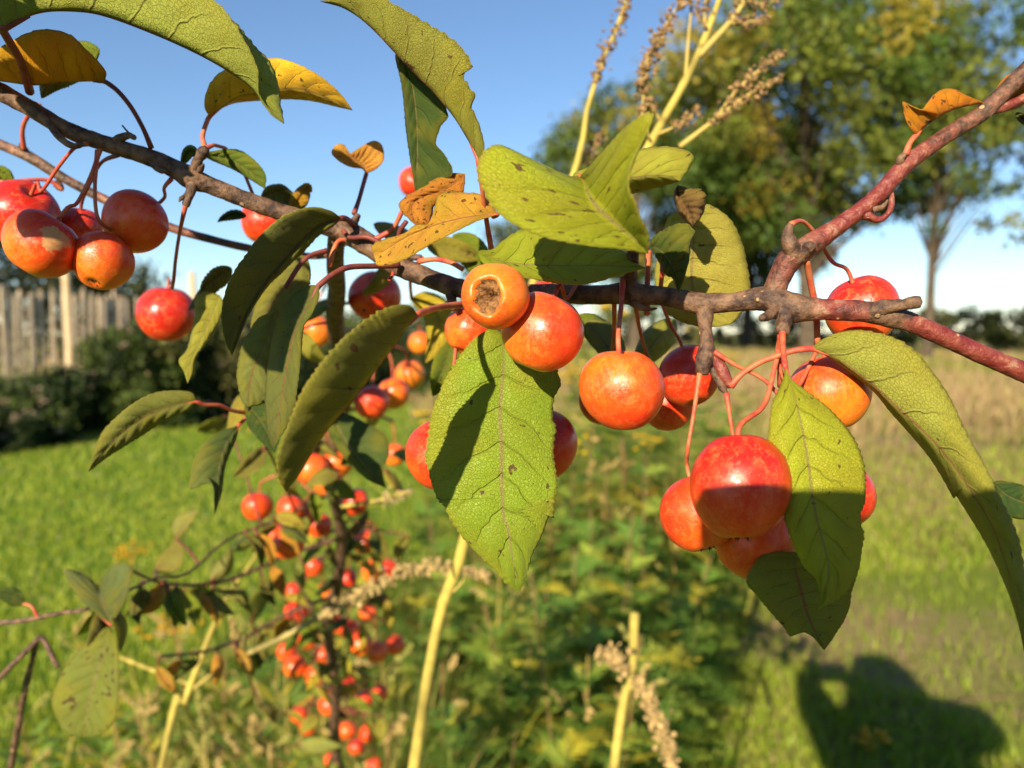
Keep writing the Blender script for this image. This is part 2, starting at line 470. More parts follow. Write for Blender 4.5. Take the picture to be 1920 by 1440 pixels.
def blades(name, n, dmin, dmax, azr, hfun, wfun, cfun, keep=None, label=None, cat=None):
    d = np.exp(rng.uniform(math.log(dmin), math.log(dmax), n))
    az = rng.uniform(azr[0], azr[1], n)
    x, y = d * np.sin(az), d * np.cos(az)
    if keep is not None:
        k = keep(x, y)
        x, y, d = x[k], y[k], d[k]
    n = len(x)
    h = hfun(x, y, d) * rng.uniform(0.55, 1.25, n)
    w = wfun(d) * rng.uniform(0.7, 1.3, n)
    a = rng.uniform(0, 2 * math.pi, n)
    lean = rng.uniform(0.1, 0.75, n) * h
    la = rng.uniform(0, 2 * math.pi, n)
    dx, dy = np.cos(a) * w / 2, np.sin(a) * w / 2
    lx, ly = np.cos(la) * lean, np.sin(la) * lean
    z0 = np.full(n, -0.01)
    V = np.stack([np.stack([x - dx, y - dy, z0], 1), np.stack([x + dx, y + dy, z0], 1),
                  np.stack([x + dx * .8 + lx * .35, y + dy * .8 + ly * .35, h * .6], 1), np.stack([x - dx * .8 + lx * .35, y - dy * .8 + ly * .35, h * .6], 1),
                  np.stack([x + lx, y + ly, h * 0.97], 1)], 1).reshape(-1, 3)
    b = np.arange(n) * 5
    tri = np.concatenate([np.stack([b, b + 1, b + 2], 1), np.stack([b, b + 2, b + 3], 1), np.stack([b + 3, b + 2, b + 4], 1)])
    c = np.repeat(cfun(x, y, n), 5, axis=0)
    o = mesh_obj(name, V, tri, M_GRASS, None, smooth=False, colors=c)
    return tag(o, label, cat, kind='stuff')

def cmix(a, b, t):
    return np.asarray(a)[None] * (1 - t[:, None]) + np.asarray(b)[None] * t[:, None]

def pnoise(x, y, s, seed):
    r = np.random.default_rng(seed)
    v = np.zeros_like(x)
    for _ in range(6):
        k = r.normal(0, s, 2); p = r.uniform(0, 6.28)
        v += np.sin(k[0] * x + k[1] * y + p)
    return v / 6 * 1.4

def lawn_col(x, y, n):
    t = np.clip(rng.normal(0.45, 0.25, n) + 0.25 * pnoise(x, y, 1.2, 3), 0, 1)
    c = cmix((0.185, 0.265, 0.014), (0.36, 0.385, 0.045), t)
    dry = (rng.uniform(0, 1, n) < 0.07)[:, None]
    return np.where(dry, (0.30, 0.26, 0.10), c)

def rough_col(x, y, n):
    t = np.clip(rng.normal(0.5, 0.3, n) + 0.4 * pnoise(x, y, 0.9, 4), 0, 1)
    c = cmix((0.19, 0.27, 0.02), (0.38, 0.40, 0.06), t)
    far = np.clip((y - 4.0) / 8.0 + 0.5 * pnoise(x, y, 0.45, 6), 0, 0.85)
    dry = (rng.uniform(0, 1, n) < 0.10 + far)[:, None]
    return np.where(dry, cmix((0.20, 0.13, 0.065), (0.36, 0.27, 0.13), rng.uniform(0, 1, n)), c)

blades('lawn_grass', 75000, 1.5, 15, (-0.75, 0.25), lambda x, y, d: 0.045 + 0.002 * d, lambda d: 0.0028 + 0.0010 * d, lawn_col,
       lambda x, y: in_lawn(x, y), 'short bright green mown grass of the lawn', 'grass')
def not_bare(x, y):
    return (~in_lawn(x, y)) & ((pnoise(x, y, 1.6, 9) < 0.26) | (rng.uniform(0, 1, len(x)) < 0.16))
blades('rough_grass', 110000, 1.5, 18, (-0.2, 0.78), lambda x, y, d: np.where(y > 8, 0.10, 0.05) + 0.002 * d, lambda d: 0.003 + 0.0011 * d, rough_col,
       not_bare, 'rough yellow green grass with bare patches beside the weeds', 'grass')
def field_col(x, y, n):
    t = np.clip(rng.normal(0.5, 0.3, n) + 0.6 * pnoise(x, y, 0.25, 12), 0, 1)
    c = cmix((0.30, 0.19, 0.10), (0.44, 0.33, 0.16), rng.uniform(0, 1, n))
    g = cmix((0.16, 0.20, 0.035), (0.30, 0.28, 0.06), rng.uniform(0, 1, n))
    return np.where((t > 0.62)[:, None], g, c)
blades('dry_meadow', 46000, 6.5, 60, (-0.55, 0.85), lambda x, y, d: 0.14 + 0.20 * np.clip((d - 6) / 8, 0, 1) + 0.002 * d + 0.12 * pnoise(x, y, 0.6, 5), lambda d: 0.012 + 0.0016 * d, field_col,
       lambda x, y: ((x > -1.5) | (y > 16)) & ((y > 12) | (pnoise(x, y, .8, 51) > .55 - (y - 6) / 8)), 'tall brown dry grass and heath of the meadow behind', 'meadow')

def tangle_col(x, y, n):
    u = rng.uniform(0, 1, n)
    c = cmix((0.08, 0.15, 0.015), (0.24, 0.30, 0.04), rng.uniform(0, 1, n))
    c = np.where((u < .22)[:, None], cmix((0.34, 0.30, 0.05), (0.52, 0.42, 0.14), rng.uniform(0, 1, n)), c)
    return np.where((u > .90)[:, None], cmix((0.26, 0.13, 0.06), (0.40, 0.24, 0.10), rng.uniform(0, 1, n)), c)
pxc = lambda x, y: 960 + x / y * FPX
blades('weed_tangle', 30000, 1.15, 3.2, (-0.62, 0.26), lambda x, y, d: np.clip(0.24 + 0.13 * pnoise(x, y, 5, 31) + 0.12 * np.clip((pxc(x, y) - 350) / 300, 0, 1), .06, .5), lambda d: 0.0035 + 0.001 * d, tangle_col,
       lambda x, y: (pxc(x, y) > 60 + 260 * np.clip(y - 1.2, 0, 2)) & (pxc(x, y) < 800 + 60 * pnoise(x, y, 4, 44)) & (pnoise(x, y, 4, 33) > -.35), 'fine green and straw coloured weeds tangled under the crab apple', 'weeds')
blades('tall_weeds', 15000, 3.2, 7.0, (-0.06, 0.30), lambda x, y, d: np.clip(0.55 + 0.25 * pnoise(x, y, 2.5, 36), .15, 1.0), lambda d: 0.004 + 0.0012 * d, tangle_col,
       lambda x, y: pnoise(x, y, 3, 38) > -.25, 'tall feathery yellow green weeds standing before the meadow', 'weeds')

# ------------------------------------------------------------------ trees
def leaf_cloud(centres, radii, per, size, cols, seed, flat=0.8, shell=0.55):
    r = np.random.default_rng(seed)
    Vs, Cs = [], []
    for (c, rad, col) in zip(centres, radii, cols):
        n = int(per * max(0.4, (rad ** 2)))
        d = r.normal(0, 1, (n, 3)); d /= np.linalg.norm(d, axis=1)[:, None]
        rr = rad * (shell + (1.08 - shell) * r.uniform(0, 1, n) ** 0.7) * (1 + 0.25 * r.normal(0, 1, n))
        p = np.asarray(c) + d * rr[:, None] * np.array((1, 1, flat))
        a = r.normal(0, 1, (n, 3)); a /= np.linalg.norm(a, axis=1)[:, None]
        b = np.cross(a, r.normal(0, 1, (n, 3))); b /= np.linalg.norm(b, axis=1)[:, None]
        s = size * r.uniform(0.6, 1.4, n)[:, None]
        q = np.stack([p - a * s * .5, p + b * s * .33, p + a * s * .5, p - b * s * .33], 1)
        Vs.append(q.reshape(-1, 3))
        k = np.clip(r.normal(1, 0.22, n), 0.4, 1.7)[:, None]
        Cs.append(np.repeat(np.asarray(col)[None] * k, 4, axis=0))
    V = np.vstack(Vs)
    return V, np.arange(len(V)).reshape(-1, 4), np.vstack(Cs)

def tree(name, base, height, crown_r, crown_bot, trunk_r, label, seed, group=None, lean=0.0, nclump=110, per=95, leaf=0.28,
         tones=((0.055, 0.085, 0.014), (0.13, 0.135, 0.018), (0.20, 0.165, 0.02)), tone_p=(0.5, 0.35, 0.15), density=1.0, top=1.0):
    r = np.random.default_rng(seed)
    root = empty(name, base)
    tag(root, label, 'tree', group)
    b = np.asarray(base, float)
    g = Geo()
    tip = b + np.array((lean, 0, height * 0.86))
    g.tube([b + (0, 0, -0.3), b + (lean * .1, 0, height * .12), b + (lean * .4, 0.1, height * .45), tip],
           [trunk_r * 1.25, trunk_r, trunk_r * 0.68, trunk_r * 0.12], sides=10, n=22, bump=0.05, seed=seed)
    cz = (crown_bot + height) / 2
    hz = (height - crown_bot) / 2
    cent, rad, cols = [], [], []
    for i in range(nclump):
        d = r.normal(0, 1, 3); d /= np.linalg.norm(d)
        rr = r.uniform(0.25, 1) ** 0.55
        z = d[2] * rr
        wid = 1.0 if z < 0 else (1 - (z ** 2) * (1 - 0.55 * top) * 0.8)
        c = b + np.array((lean * 0.6 + d[0] * rr * crown_r * wid, d[1] * rr * crown_r * wid, cz + z * hz))
        cr_ = r.uniform(0.55, 1.25) * crown_r / 6.2
        cent.append(c); rad.append(cr_)
        t = r.choice(3, p=tone_p)
        cols.append(np.asarray(tones[t]) * r.uniform(0.8, 1.2))
    order = r.permutation(nclump)
    for i in order[:34]:
        c = cent[i]
        f = np.clip((c[2] - b[2]) / height * 0.62, 0.14, 0.75)
        st = b * (1 - f) + tip * f
        mid = st * 0.45 + c * 0.55 + np.array((0, 0, height * 0.03)) + r.normal(0, 0.15, 3)
        g.tube([st, mid, c], [trunk_r * 0.36 * (1.1 - f), trunk_r * 0.18, trunk_r * 0.05], sides=6, n=9, seed=seed + int(i))
    g.build('trunk', M_TRUNK, root)
    V, F, C = leaf_cloud(cent, rad, per * density, leaf, cols, seed + 1)
    mesh_obj('crown', V, F, M_FOLI, root, smooth=False, colors=C)
    return root

def gp(px, d):   # a spot on the ground at distance d seen at pixel column px
    return np.array(((px - 960) / FPX * d, d, 0.0))

AUT = ((0.065, 0.110, 0.016), (0.135, 0.160, 0.020), (0.25, 0.20, 0.022))
tree('broadleaf_tree', gp(1515, 38), 18.5, 8.4, 5.6, 0.40, 'wide broadleaf tree with pale trunk and yellowing crown at the field edge', 21, nclump=175, per=165, leaf=0.27, tones=AUT, tone_p=(0.45, 0.40, 0.15), lean=-0.8)
tree('broadleaf_tree', gp(1738, 34), 17.5, 4.6, 4.4, 0.20, 'slender forked tree with thin dark trunk and open green crown', 35, nclump=100, per=160, leaf=0.24, tones=((0.06, 0.11, 0.016), (0.11, 0.15, 0.02), (0.19, 0.19, 0.025)), tone_p=(0.5, 0.4, 0.1), lean=0.5, top=1.3)
tree('broadleaf_tree', gp(1190, 50), 16.5, 7.6, 2.6, 0.40, 'rounded olive green tree behind the seed stalks in the tree row', 48, nclump=130, per=150, leaf=0.32, tones=AUT, tone_p=(0.5, 0.4, 0.1))
tree('broadleaf_tree', gp(985, 66), 11.0, 7.0, 1.5, 0.40, 'low dark green tree at the far end of the tree row', 52, nclump=80, per=95, leaf=0.36, tones=((0.045, 0.07, 0.014), (0.09, 0.10, 0.018), (0.13, 0.12, 0.02)))
tree('broadleaf_tree', gp(2010, 33), 17.0, 5.0, 5.0, 0.32, 'green tree with drooping crown beside the slender forked tree', 67, nclump=80, per=140, leaf=0.25, tones=((0.06, 0.095, 0.016), (0.11, 0.13, 0.02), (0.17, 0.15, 0.025)), tone_p=(0.5, 0.4, 0.1))
tree('broadleaf_tree', gp(1400, 62), 19.5, 8.0, 4.0, 0.42, 'tall tree standing behind the wide yellowing tree', 73, nclump=140, per=140, leaf=0.36, tones=AUT, tone_p=(0.5, 0.4, 0.1))

def bush(name, cx, cy, rx, ry, h, label, seed, cat='shrub', group=None, n=26, leaf=0.09, per=400, tones=((0.022, 0.040, 0.012), (0.05, 0.075, 0.018), (0.10, 0.095, 0.03)), p=(0.6, 0.3, 0.1), heads=0):
    r = np.random.default_rng(seed)
    root = empty(name, (cx, cy, 0))
    tag(root, label, cat, group)
    cent, rad, cols = [], [], []
    for i in range(n):
        a = r.uniform(0, 6.28); q = math.sqrt(r.uniform(0, 1))
        z = r.uniform(0.08, 1.0)
        k = math.sqrt(max(0.12, 1 - (z - 0.35) ** 2 * 1.6))
        cent.append(np.array((cx + math.cos(a) * q * rx * k, cy + math.sin(a) * q * ry * k, z * h * 0.9)))
        rad.append(r.uniform(0.7, 1.2) * min(rx, ry, h) * 0.36)
        cols.append(np.asarray(tones[r.choice(3, p=p)]) * r.uniform(0.75, 1.25))
    V, F, C = leaf_cloud(cent, rad, per / max(0.4, np.mean(rad) ** 2) * 0.5, leaf, cols, seed, 0.95, 0.5)
    mesh_obj('foliage', V, F, M_FOLI, root, smooth=False, colors=C)
    g = Geo()
    for i in range(min(n, 9)):
        g.tube([(cx + r.normal(0, .08), cy + r.normal(0, .08), -0.05), (cent[i] + np.array((cx, cy, 0))) / 2 + np.array((0, 0, 0.0)), cent[i]],
               [0.03 * h / 1.5, 0.018 * h / 1.5, 0.006], sides=5, n=7)
    g.build('stem', M_TRUNK, root)
    if heads:
        V, F, C = leaf_cloud([c + np.array((r.normal(0, .12), r.normal(0, .12), .12)) for c in cent for _ in range(heads)],
                             [0.055] * (len(cent) * heads), 40, 0.045, [np.array((0.36, 0.27, 0.19)) * r.uniform(.7, 1.2) for _ in range(len(cent) * heads)], seed + 3)
        tag(mesh_obj('seed_head', V, F, M_FOLI, root, smooth=False, colors=C), kind='stuff')
    return root

# far hedges and woods closing the field
far_t = ((0.045, 0.06, 0.016), (0.085, 0.095, 0.022), (0.12, 0.11, 0.03))
hedge_g = 'clipped hedges along the far side of the field'
for i, (px, d, w, h, lab) in enumerate((
        (1800, 62, 4.6, 3.4, 'rounded olive hedge under the slender forked tree across the field'),
        (1950, 58, 4.6, 3.5, 'rounded olive hedge under the drooping tree across the field'),
        (1650, 66, 4.6, 3.3, 'long dark hedge between the two tree trunks across the field'),
        (1440, 66, 6.0, 3.4, 'dark hedge left of the pale trunk across the field'),
        (1230, 70, 6.5, 3.4, 'dark hedge under the rounded olive tree across the field'),
        (1010, 76, 7.5, 3.6, 'dark hedge below the low far tree'))):
    b = gp(px, d)
    bush('hedge', b[0], b[1], w, 1.6, h, lab, 100 + i, 'hedge', None, n=60, leaf=0.28, per=150, tones=far_t)
for i, (px, d, r_, h, lab) in enumerate(((-70, 30, 4.4, 6.6, 'dark leafy tree mass behind the paling fence'),
                                         (185, 40, 3.4, 4.9, 'low dark thicket behind the tall fence post'),
                                         (440, 85, 7.0, 4.6, 'faint far thicket on the horizon past the fence end'),
                                         (640, 95, 9.0, 4.2, 'faint far hedge on the horizon behind the crab apple trunk'),
                                         (830, 90, 7.0, 5.2, 'far bushy thicket between trunk and tree row'))):
    b = gp(px, d)
    bush('thicket', b[0], b[1], r_, r_ * 0.7, h, lab, 200 + i, 'thicket', None, n=55, leaf=0.24 + d * 0.002, per=160, tones=((0.018, 0.026, 0.010), (0.035, 0.045, 0.014), (0.06, 0.06, 0.02)) if i < 2 else far_t)

# ------------------------------------------------------------------ paling fence and shrub border on the left
F0, F1 = np.array((-8.9, 8.0)), np.array((-5.5, 12.7))
fence = empty('paling_fence', (F0[0], F0[1], 0))
tag(fence, 'weathered split chestnut paling fence behind the shrub border', 'fence')
fl = np.linalg.norm(F1 - F0); fd = (F1 - F0) / fl; fn = np.array((-fd[1], fd[0]))
pal_meshes = []
def paling_mesh(k):
    r = np.random.default_rng(300 + k)
    w, t, h = r.uniform(0.034, 0.052), r.uniform(0.018, 0.028), r.uniform(1.82, 1.98)
    V, F = [], []
    for z in (-0.1, 0.5, 1.1, h - 0.07, h):
        s = 1.0 if z < h - 0.05 else 0.35
        ox, oy = r.normal(0, 0.006, 2)
        for sx, sy in ((-1, -1), (1, -1), (1, 1), (-1, 1)):
            V.append((sx * w / 2 * s + ox + r.normal(0, .003), sy * t / 2 + oy, z))
    for i in range(4):
        for j in range(4):
            F.append((i * 4 + j, i * 4 + (j + 1) % 4, (i + 1) * 4 + (j + 1) % 4, (i + 1) * 4 + j))
    F += [(3, 2, 1, 0), (16, 17, 18, 19)]
    me = bpy.data.meshes.new('paling'); me.from_pydata(V, [], F); me.materials.append(M_PALE); me.update()
    return me
pal_meshes = [paling_mesh(k) for k in range(6)]
np_ = int(fl / 0.085)
for i in range(np_):
    o = bpy.data.objects.new('paling', pal_meshes[i % 6]); COL.objects.link(o); o.parent = fence
    q = fd * (i * 0.085 + random.uniform(-.012, .012)) + fn * random.uniform(-.012, .012)
    o.location = (q[0], q[1], random.uniform(-.06, .03))
    o.rotation_euler = (random.gauss(0, .012), random.gauss(0, .02), math.atan2(fd[1], fd[0]) + random.gauss(0, .1))
for z in (0.35, 0.95, 1.5):
    pts = [(F0[0] + fd[0] * s + fn[0] * .02 * (-1) ** k, F0[1] + fd[1] * s + fn[1] * .02 * (-1) ** k, z) for k, s in enumerate(np.linspace(0, fl, 40))]
    tube('wire', pts, 0.0035, M_WIRE, fence, sides=4, n=60)
def post(name, x, y, h, r, label):
    V, F, tc = tube_geo([(x, y, -0.2), (x + .01, y, h * .5), (x - .008, y, h)], [r * 1.05, r, r * .94], sides=10, n=12, bump=0.04, seed=int(h * 10))
    o = mesh_obj(name, V, F, M_POST); tag(o, label, 'post'); return o
q = F0 + fd * 2.25 - fn * 0.10
post('wooden_post', -5.93, 10.3, 2.32, 0.055, 'tall pale wooden post standing in front of the paling fence')
post('wooden_post', -4.95, 12.0, 2.24, 0.05, 'pale wooden post beyond the end of the shrub border')

sh = ((0.025, 0.042, 0.010), (0.07, 0.10, 0.018), (0.16, 0.15, 0.045))
specs = [(-6.35, 7.6, .75, .8, .42, 'low dark shrub at the foot of the paling fence', 0),
         (-6.0, 8.7, .8, .8, .45, 'dark shrub with dead flower heads before the fence', 2),
         (-5.75, 9.9, .75, .8, .75, 'dark green shrub beside the tall pale post', 1),
         (-5.25, 10.7, .75, .8, 1.45, 'tall leafy shrub with light green tips right of the tall post', 2),
         (-4.95, 11.9, .9, .9, 1.60, 'bushy shrub dotted with tan seed heads beyond the hanging red apple', 3),
         (-4.5, 13.2, 1.0, 1.0, 1.50, 'dark shrub with brown dead flowers at the lawn edge', 3),
         (-3.9, 14.8, 1.2, 1.1, 1.45, 'dark shrub closing the far end of the lawn', 1),
         (-2.6, 16.4, 1.4, 1.1, 1.25, 'low green shrub where lawn meets meadow', 0),
         (-7.6, 6.6, .9, .9, .4, 'dark shrub before the near end of the paling fence', 0)]
for i, (x, y, rx, ry, h, lab, hd) in enumerate(specs):
    bush('border_shrub', x, y, rx, ry, h, lab, 400 + i, 'shrub', None, n=30, leaf=0.075, per=900, tones=sh, p=(0.55, 0.33, 0.12), heads=hd)

# ================================================================== WEEDS
def copy_tree(o, parent=None):
    c = o.copy(); COL.objects.link(c); c.parent = parent
    for ch in list(o.children): copy_tree(ch, c)
    return c

def ferny_leaf(g, base, dirv, length, r, col):
    """a pinnate leaf: rachis with toothed leaflets"""
    d = np.asarray(dirv, float); d /= np.linalg.norm(d)
    side = np.cross(d, (0, 0, 1)); side /= np.linalg.norm(side) + 1e-9
    up = np.cross(side, d)
    V, F, n = [], [], 0
    for i in range(13):
        t = (i + 1) / 13
        c = base + d * length * t + np.array((0, 0, -1)) * length * 0.45 * t * t
        ll = length * 0.34 * math.sin(math.pi * min(0.97, 0.15 + t * 0.85)) ** 0.8
        for s in (-1, 1):
            ax = side * s * 0.85 + d * 0.5 + up * 0.12 * r.normal()
            ax /= np.linalg.norm(ax)
            pr = np.cross(ax, up)
            for k in range(3):
                b0 = c + ax * ll * k / 3
                w = ll * 0.055 * (1.5 - k * 0.35)
                V += [b0 - pr * w * .3, b0 + ax * ll * .28 + pr * w * 1.5, b0 + ax * ll * 0.46, b0 + ax * ll * .28 - pr * w * 1.5]
                F.append((n, n + 1, n + 2, n + 3)); n += 4
    g.add(V, F, np.asarray(col) * r.uniform(.7, 1.3))
    g.tube([base, base + d * length * .5 + np.array((0, 0, -.11)) * length, base + d * length + np.array((0, 0, -.45)) * length], [0.0016, 0.0012, 0.0006], np.asarray(col) * 1.3, sides=4, n=6)

def tansy(seed, h, flowers):
    r = np.random.default_rng(seed)
    root = empty('tansy_plant', (0, 0, 0))
    bend = r.normal(0, 0.10, 2)
    top = np.array((bend[0], bend[1], h))
    st = Geo(); fo = Geo(); fl = Geo()
    pth = [np.zeros(3), np.array((bend[0] * .15, bend[1] * .15, h * .4)), top]
    st.tube(pth, [0.0045, 0.0038, 0.002], np.array((0.20, 0.13, 0.05)) if seed % 2 else np.array((0.12, 0.15, 0.03)), sides=6, n=14)
    for i in range(34):
        t = 0.04 + 0.9 * i / 34
        p = np.array((bend[0] * t * t, bend[1] * t * t, h * t))
        a = i * 2.4 + r.normal(0, .3)
        el = r.uniform(0.25, 0.8)
        yel = r.uniform() < 0.08
        ferny_leaf(fo, p, (math.cos(a), math.sin(a), el), r.uniform(.13, .21) * (1.15 - 0.5 * t), r, (0.46, 0.40, 0.04) if yel else ((0.11, 0.20, 0.03) if r.uniform() < .55 else (0.27, 0.34, 0.05)))
    s = st.build('stem', M_DRY, root, world_parent=False); fo.build('foliage', M_LEAFMIX, root, smooth=False, world_parent=False)
    if flowers:
        for i in range(16):
            a = r.uniform(0, 6.28); q = r.uniform(0.01, .06)
            p = top + np.array((math.cos(a) * q, math.sin(a) * q, r.uniform(0.0, .05)))
            fl.tube([top - np.array((0, 0, .05)), p], [0.0012, 0.0010], (0.14, 0.17, 0.04), sides=4, n=4)
            V, F = dome(p, 0.008)
            fl.add(V, F, np.array((0.62, 0.42, 0.02)) * r.uniform(.7, 1.1))
        tag(fl.build('flower_head', M_LEAFMIX, root, world_parent=False), kind='stuff')
    return root

def dome(p, r):
    V, F = [], []
    for z, q in ((-.5, .8), (0, 1.0), (.45, .72), (.6, .02)):
        for k in range(7):
            a = k * 2 * math.pi / 7
            V.append((p[0] + math.cos(a) * q * r, p[1] + math.sin(a) * q * r, p[2] + z * r))
    for i in range(3):
        for k in range(7):
            F.append((i * 7 + k, i * 7 + (k + 1) % 7, (i + 1) * 7 + (k + 1) % 7, (i + 1) * 7 + k))
    F.append(tuple(range(6, -1, -1)))
    return V, F

L_T = 'feathery green tansy plant without flowers in the tall weeds behind the branch'
L_TF = 'tansy plant with yellow button flowers in the weeds behind the branch'
pA, pB, pC = tansy(1, 0.78, False), tansy(2, 0.62, False), tansy(3, 0.92, True)
for o_, lab, grp in ((pA, L_T, 'leafy tansy plants'), (pB, L_T, 'leafy tansy plants'), (pC, L_TF, 'flowering tansy plants')):
    tag(o_, lab, 'plant', grp)
spots = [(980, 1.75, 0), (1050, 1.6, 0), (1130, 1.7, 1), (900, 1.9, 1), (1010, 2.1, 0), (1110, 2.2, 0), (850, 2.3, 0), (940, 2.5, 2), (1190, 2.35, 2), (1240, 2.0, 1),
         (1080, 2.7, 2), (1020, 3.0, 0), (1170, 3.1, 2), (1230, 2.8, 0), (760, 2.1, 1), (700, 2.6, 0), (800, 3.1, 0), (880, 3.3, 2), (1120, 3.7, 0), (1210, 3.8, 2), (1280, 3.3, 0),
         (960, 3.8, 2), (1050, 4.3, 2), (1160, 4.7, 2), (1250, 4.5, 2), (560, 2.5, 1), (470, 2.3, 1), (1290, 2.25, 1), (1000, 1.45, 1), (1090, 1.42, 1), (1330, 4.4, 0), (880, 1.55, 1), (1190, 1.6, 1), (1140, 3.3, 2), (1260, 3.7, 2), (1010, 1.8, 0), (1075, 1.95, 0), (1150, 1.95, 0), (950, 2.2, 0), (1040, 2.4, 0), (1210, 2.15, 0), (1270, 2.5, 0), (1110, 1.55, 0), (940, 1.65, 0), (1030, 1.62, 1), (1160, 2.5, 0), (1225, 1.8, 1), (990, 2.75, 0), (1310, 2.7, 1), (1090, 5.2, 2), (1200, 5.4, 2), (1300, 5.0, 2), (1350, 5.6, 0), (1010, 5.0, 2), (900, 4.6, 0), (820, 2.6, 1), (640, 2.1, 1), (520, 2.0, 1)]
used = set()
for i, (px, d, k) in enumerate(spots):
    src = (pA, pB, pC)[k]
    if k not in used: o_ = src; used.add(k)
    else: o_ = copy_tree(src)
    o_.location = gp(px, d)
    o_.rotation_euler = (random.gauss(0, .06), random.gauss(0, .06), random.uniform(0, 6.28))
    s = random.uniform(.85, 1.2) * (0.84 if d < 1.8 else 1.0 if d < 2.9 else 1.28)
    where = ('beside the crab apple trunk' if px < 830 else 'right behind the thick yellow stem' if px < 1000 and d < 2.6 else 'around the broken yellow stalk' if d < 2.6 else 'at the back of the weeds before the meadow')
    kindw = 'tansy plant with yellow button flowers' if k == 2 else 'feathery green tansy plant without flowers'
    tag(o_, f'{kindw} {where}', 'plant', f'{kindw.split()[0]} tansy {where}')
    o_.scale = (s, s, s)

# ---- dry stalks with clusters of seeds
def seeds(g, path, r, n, spread, size, col):
    p = cr(path, n, 3)
    for i in range(n):
        for _ in range(3):
            c = p[i] + r.normal(0, spread * (0.4 + 0.6 * math.sin(math.pi * min(1, (i + 1) / n))), 3)
            s = size * r.uniform(.6, 1.4)
            V = np.array(((1, 0, 0), (0, 1, 0), (-1, 0, 0), (0, -1, 0), (0, 0, 1.25), (0, 0, -1.25))) * s
            q = Quaternion(r.normal(0, 1, 4)); q.normalize()
            V = V @ np.array(q.to_matrix()) + c
            g.add(V, [(0, 1, 4), (1, 2, 4), (2, 3, 4), (3, 0, 4), (1, 0, 5), (2, 1, 5), (3, 2, 5), (0, 3, 5)], np.asarray(col) * r.uniform(.55, 1.35))

def dry_stalk(name, stem_px, rads, branches, label, seed, stem_col=(0.46, 0.37, 0.08), seed_col=(0.27, 0.165, 0.07), to_ground=True, size=0.00135, spread=0.0029):
    r = np.random.default_rng(seed)
    pts = P(stem_px)
    rads = list(rads)
    if to_ground:
        d = pts[0] - pts[1]; d = d / max(1e-6, -d[2]) * pts[0][2]
        pts = np.vstack([[pts[0] + d * np.array((0.6, 0.6, 1.0)) + np.array((0, 0, -0.02))], pts]); rads = [rads[0] * 1.15] + rads
    root = empty(name, (pts[0][0], pts[0][1], max(0.0, pts[0][2])))
    tag(root, label, 'dry stalk')
    V, F, _ = tube_geo(pts, rads, sides=8, n=90, bump=0.10, seed=seed)
    ring = np.repeat(np.arange(90), 8)
    k = 0.85 + 0.25 * np.sin(ring * .35 + seed) * np.sin(ring * .11)
    k[(ring + seed) % 17 == 0] = 0.45
    cc = np.concatenate([k, [1, 1]])[:, None] * np.asarray(stem_col)[None]
    mesh_obj('stem', V, F, M_DRY, root, colors=cc)
    for path, rad, t0 in branches:
        b = P(path)
        V, F, _ = tube_geo(b, [rad, rad * .55], sides=6, n=12, seed=seed) if len(b) == 2 else tube_geo(b, np.linspace(rad, rad * .4, len(b)), sides=6, n=20, seed=seed)
        br = mesh_obj('side_branch', V, F, M_DRY, root, colors=np.tile(np.asarray(stem_col) * (1, .95, 1.2), (len(V), 1)))
        if t0 is not None:
            g = Geo()
            full = cr(b, 40, 3)
            L = np.linalg.norm(b[-1] - b[0])
            seeds(g, full[int(40 * t0):], r, max(8, int(L * (1 - t0) / 0.0013)), spread, size, seed_col)
            o = mesh_obj('seed_cluster', np.vstack(g.V), g.F, M_DRY, br, smooth=False, colors=np.vstack(g.c))
            tag(o, kind='stuff')
    return root

D1 = 0.50
dry_stalk('seed_stalk', [(775, 1450, .62), (870, 1020, .58), (960, 650, .54), (1078, 320, .52), (1102, 200, .52), (1128, 120, .52), (1160, 40, .52), (1180, -25, .52)],
          [.0046, .0043, .0034, .0023, .0017, .0013, .001, .0006],
          [([(1098, 220, .52), (1125, 130, .52), (1160, 45, .52), (1182, -20, .52)], .0016, 0.25), ([(1075, 330, .52), (1100, 290, .53), (1130, 250, .54)], .001, 0.3),
           ([(850, 1110, .58), (868, 1090, .575), (872, 1075, .57)], .001, None)],
          'thick yellow dry stem rising behind the hanging leaf to a brown seed spike', 61)
dry_stalk('seed_stalk', [(962, 650, .54), (985, 600, .535), (1075, 480, .525), (1160, 370, .515), (1240, 232, .50), (1300, 122, .50), (1345, 10, .50), (1360, -40, .50)],
          [.0030, .0030, .0030, .0030, .0028, .0025, .002, .0016],
          [([(1240, 232, .50), (1205, 150, .49), (1235, 70, .49), (1285, -10, .49)], .0012, 0.12), ([(1285, 150, .50), (1292, 60, .50), (1300, -20, .50)], .0013, 0.75),
           ([(1310, 105, .50), (1370, 40, .50), (1410, -20, .50)], .0026, 0.55), ([(1365, 45, .5), (1410, 40, .5), (1440, 35, .5)], .001, 0.2),
           ([(1275, 275, .50), (1340, 225, .50), (1400, 180, .50), (1465, 148, .50)], .0018, 0.3), ([(1340, 225, .5), (1390, 160, .5), (1470, 95, .5)], .0012, 0.35),
           ([(1330, 60, .5), (1320, 30, .5), (1325, -10, .5)], .0012, 0.2), ([(1225, 255, .5), (1270, 235, .5), (1310, 205, .5)], .0012, 0.4),
           ([(1220, 265, .5), (1205, 215, .49), (1215, 130, .49), (1250, 50, .49)], .001, 0.2), ([(1395, 0, .5), (1430, 8, .5), (1455, 0, .5)], .0008, 0.1)],
          'branching yellow stalk with brown seed clusters against the trees', 62, to_ground=False)
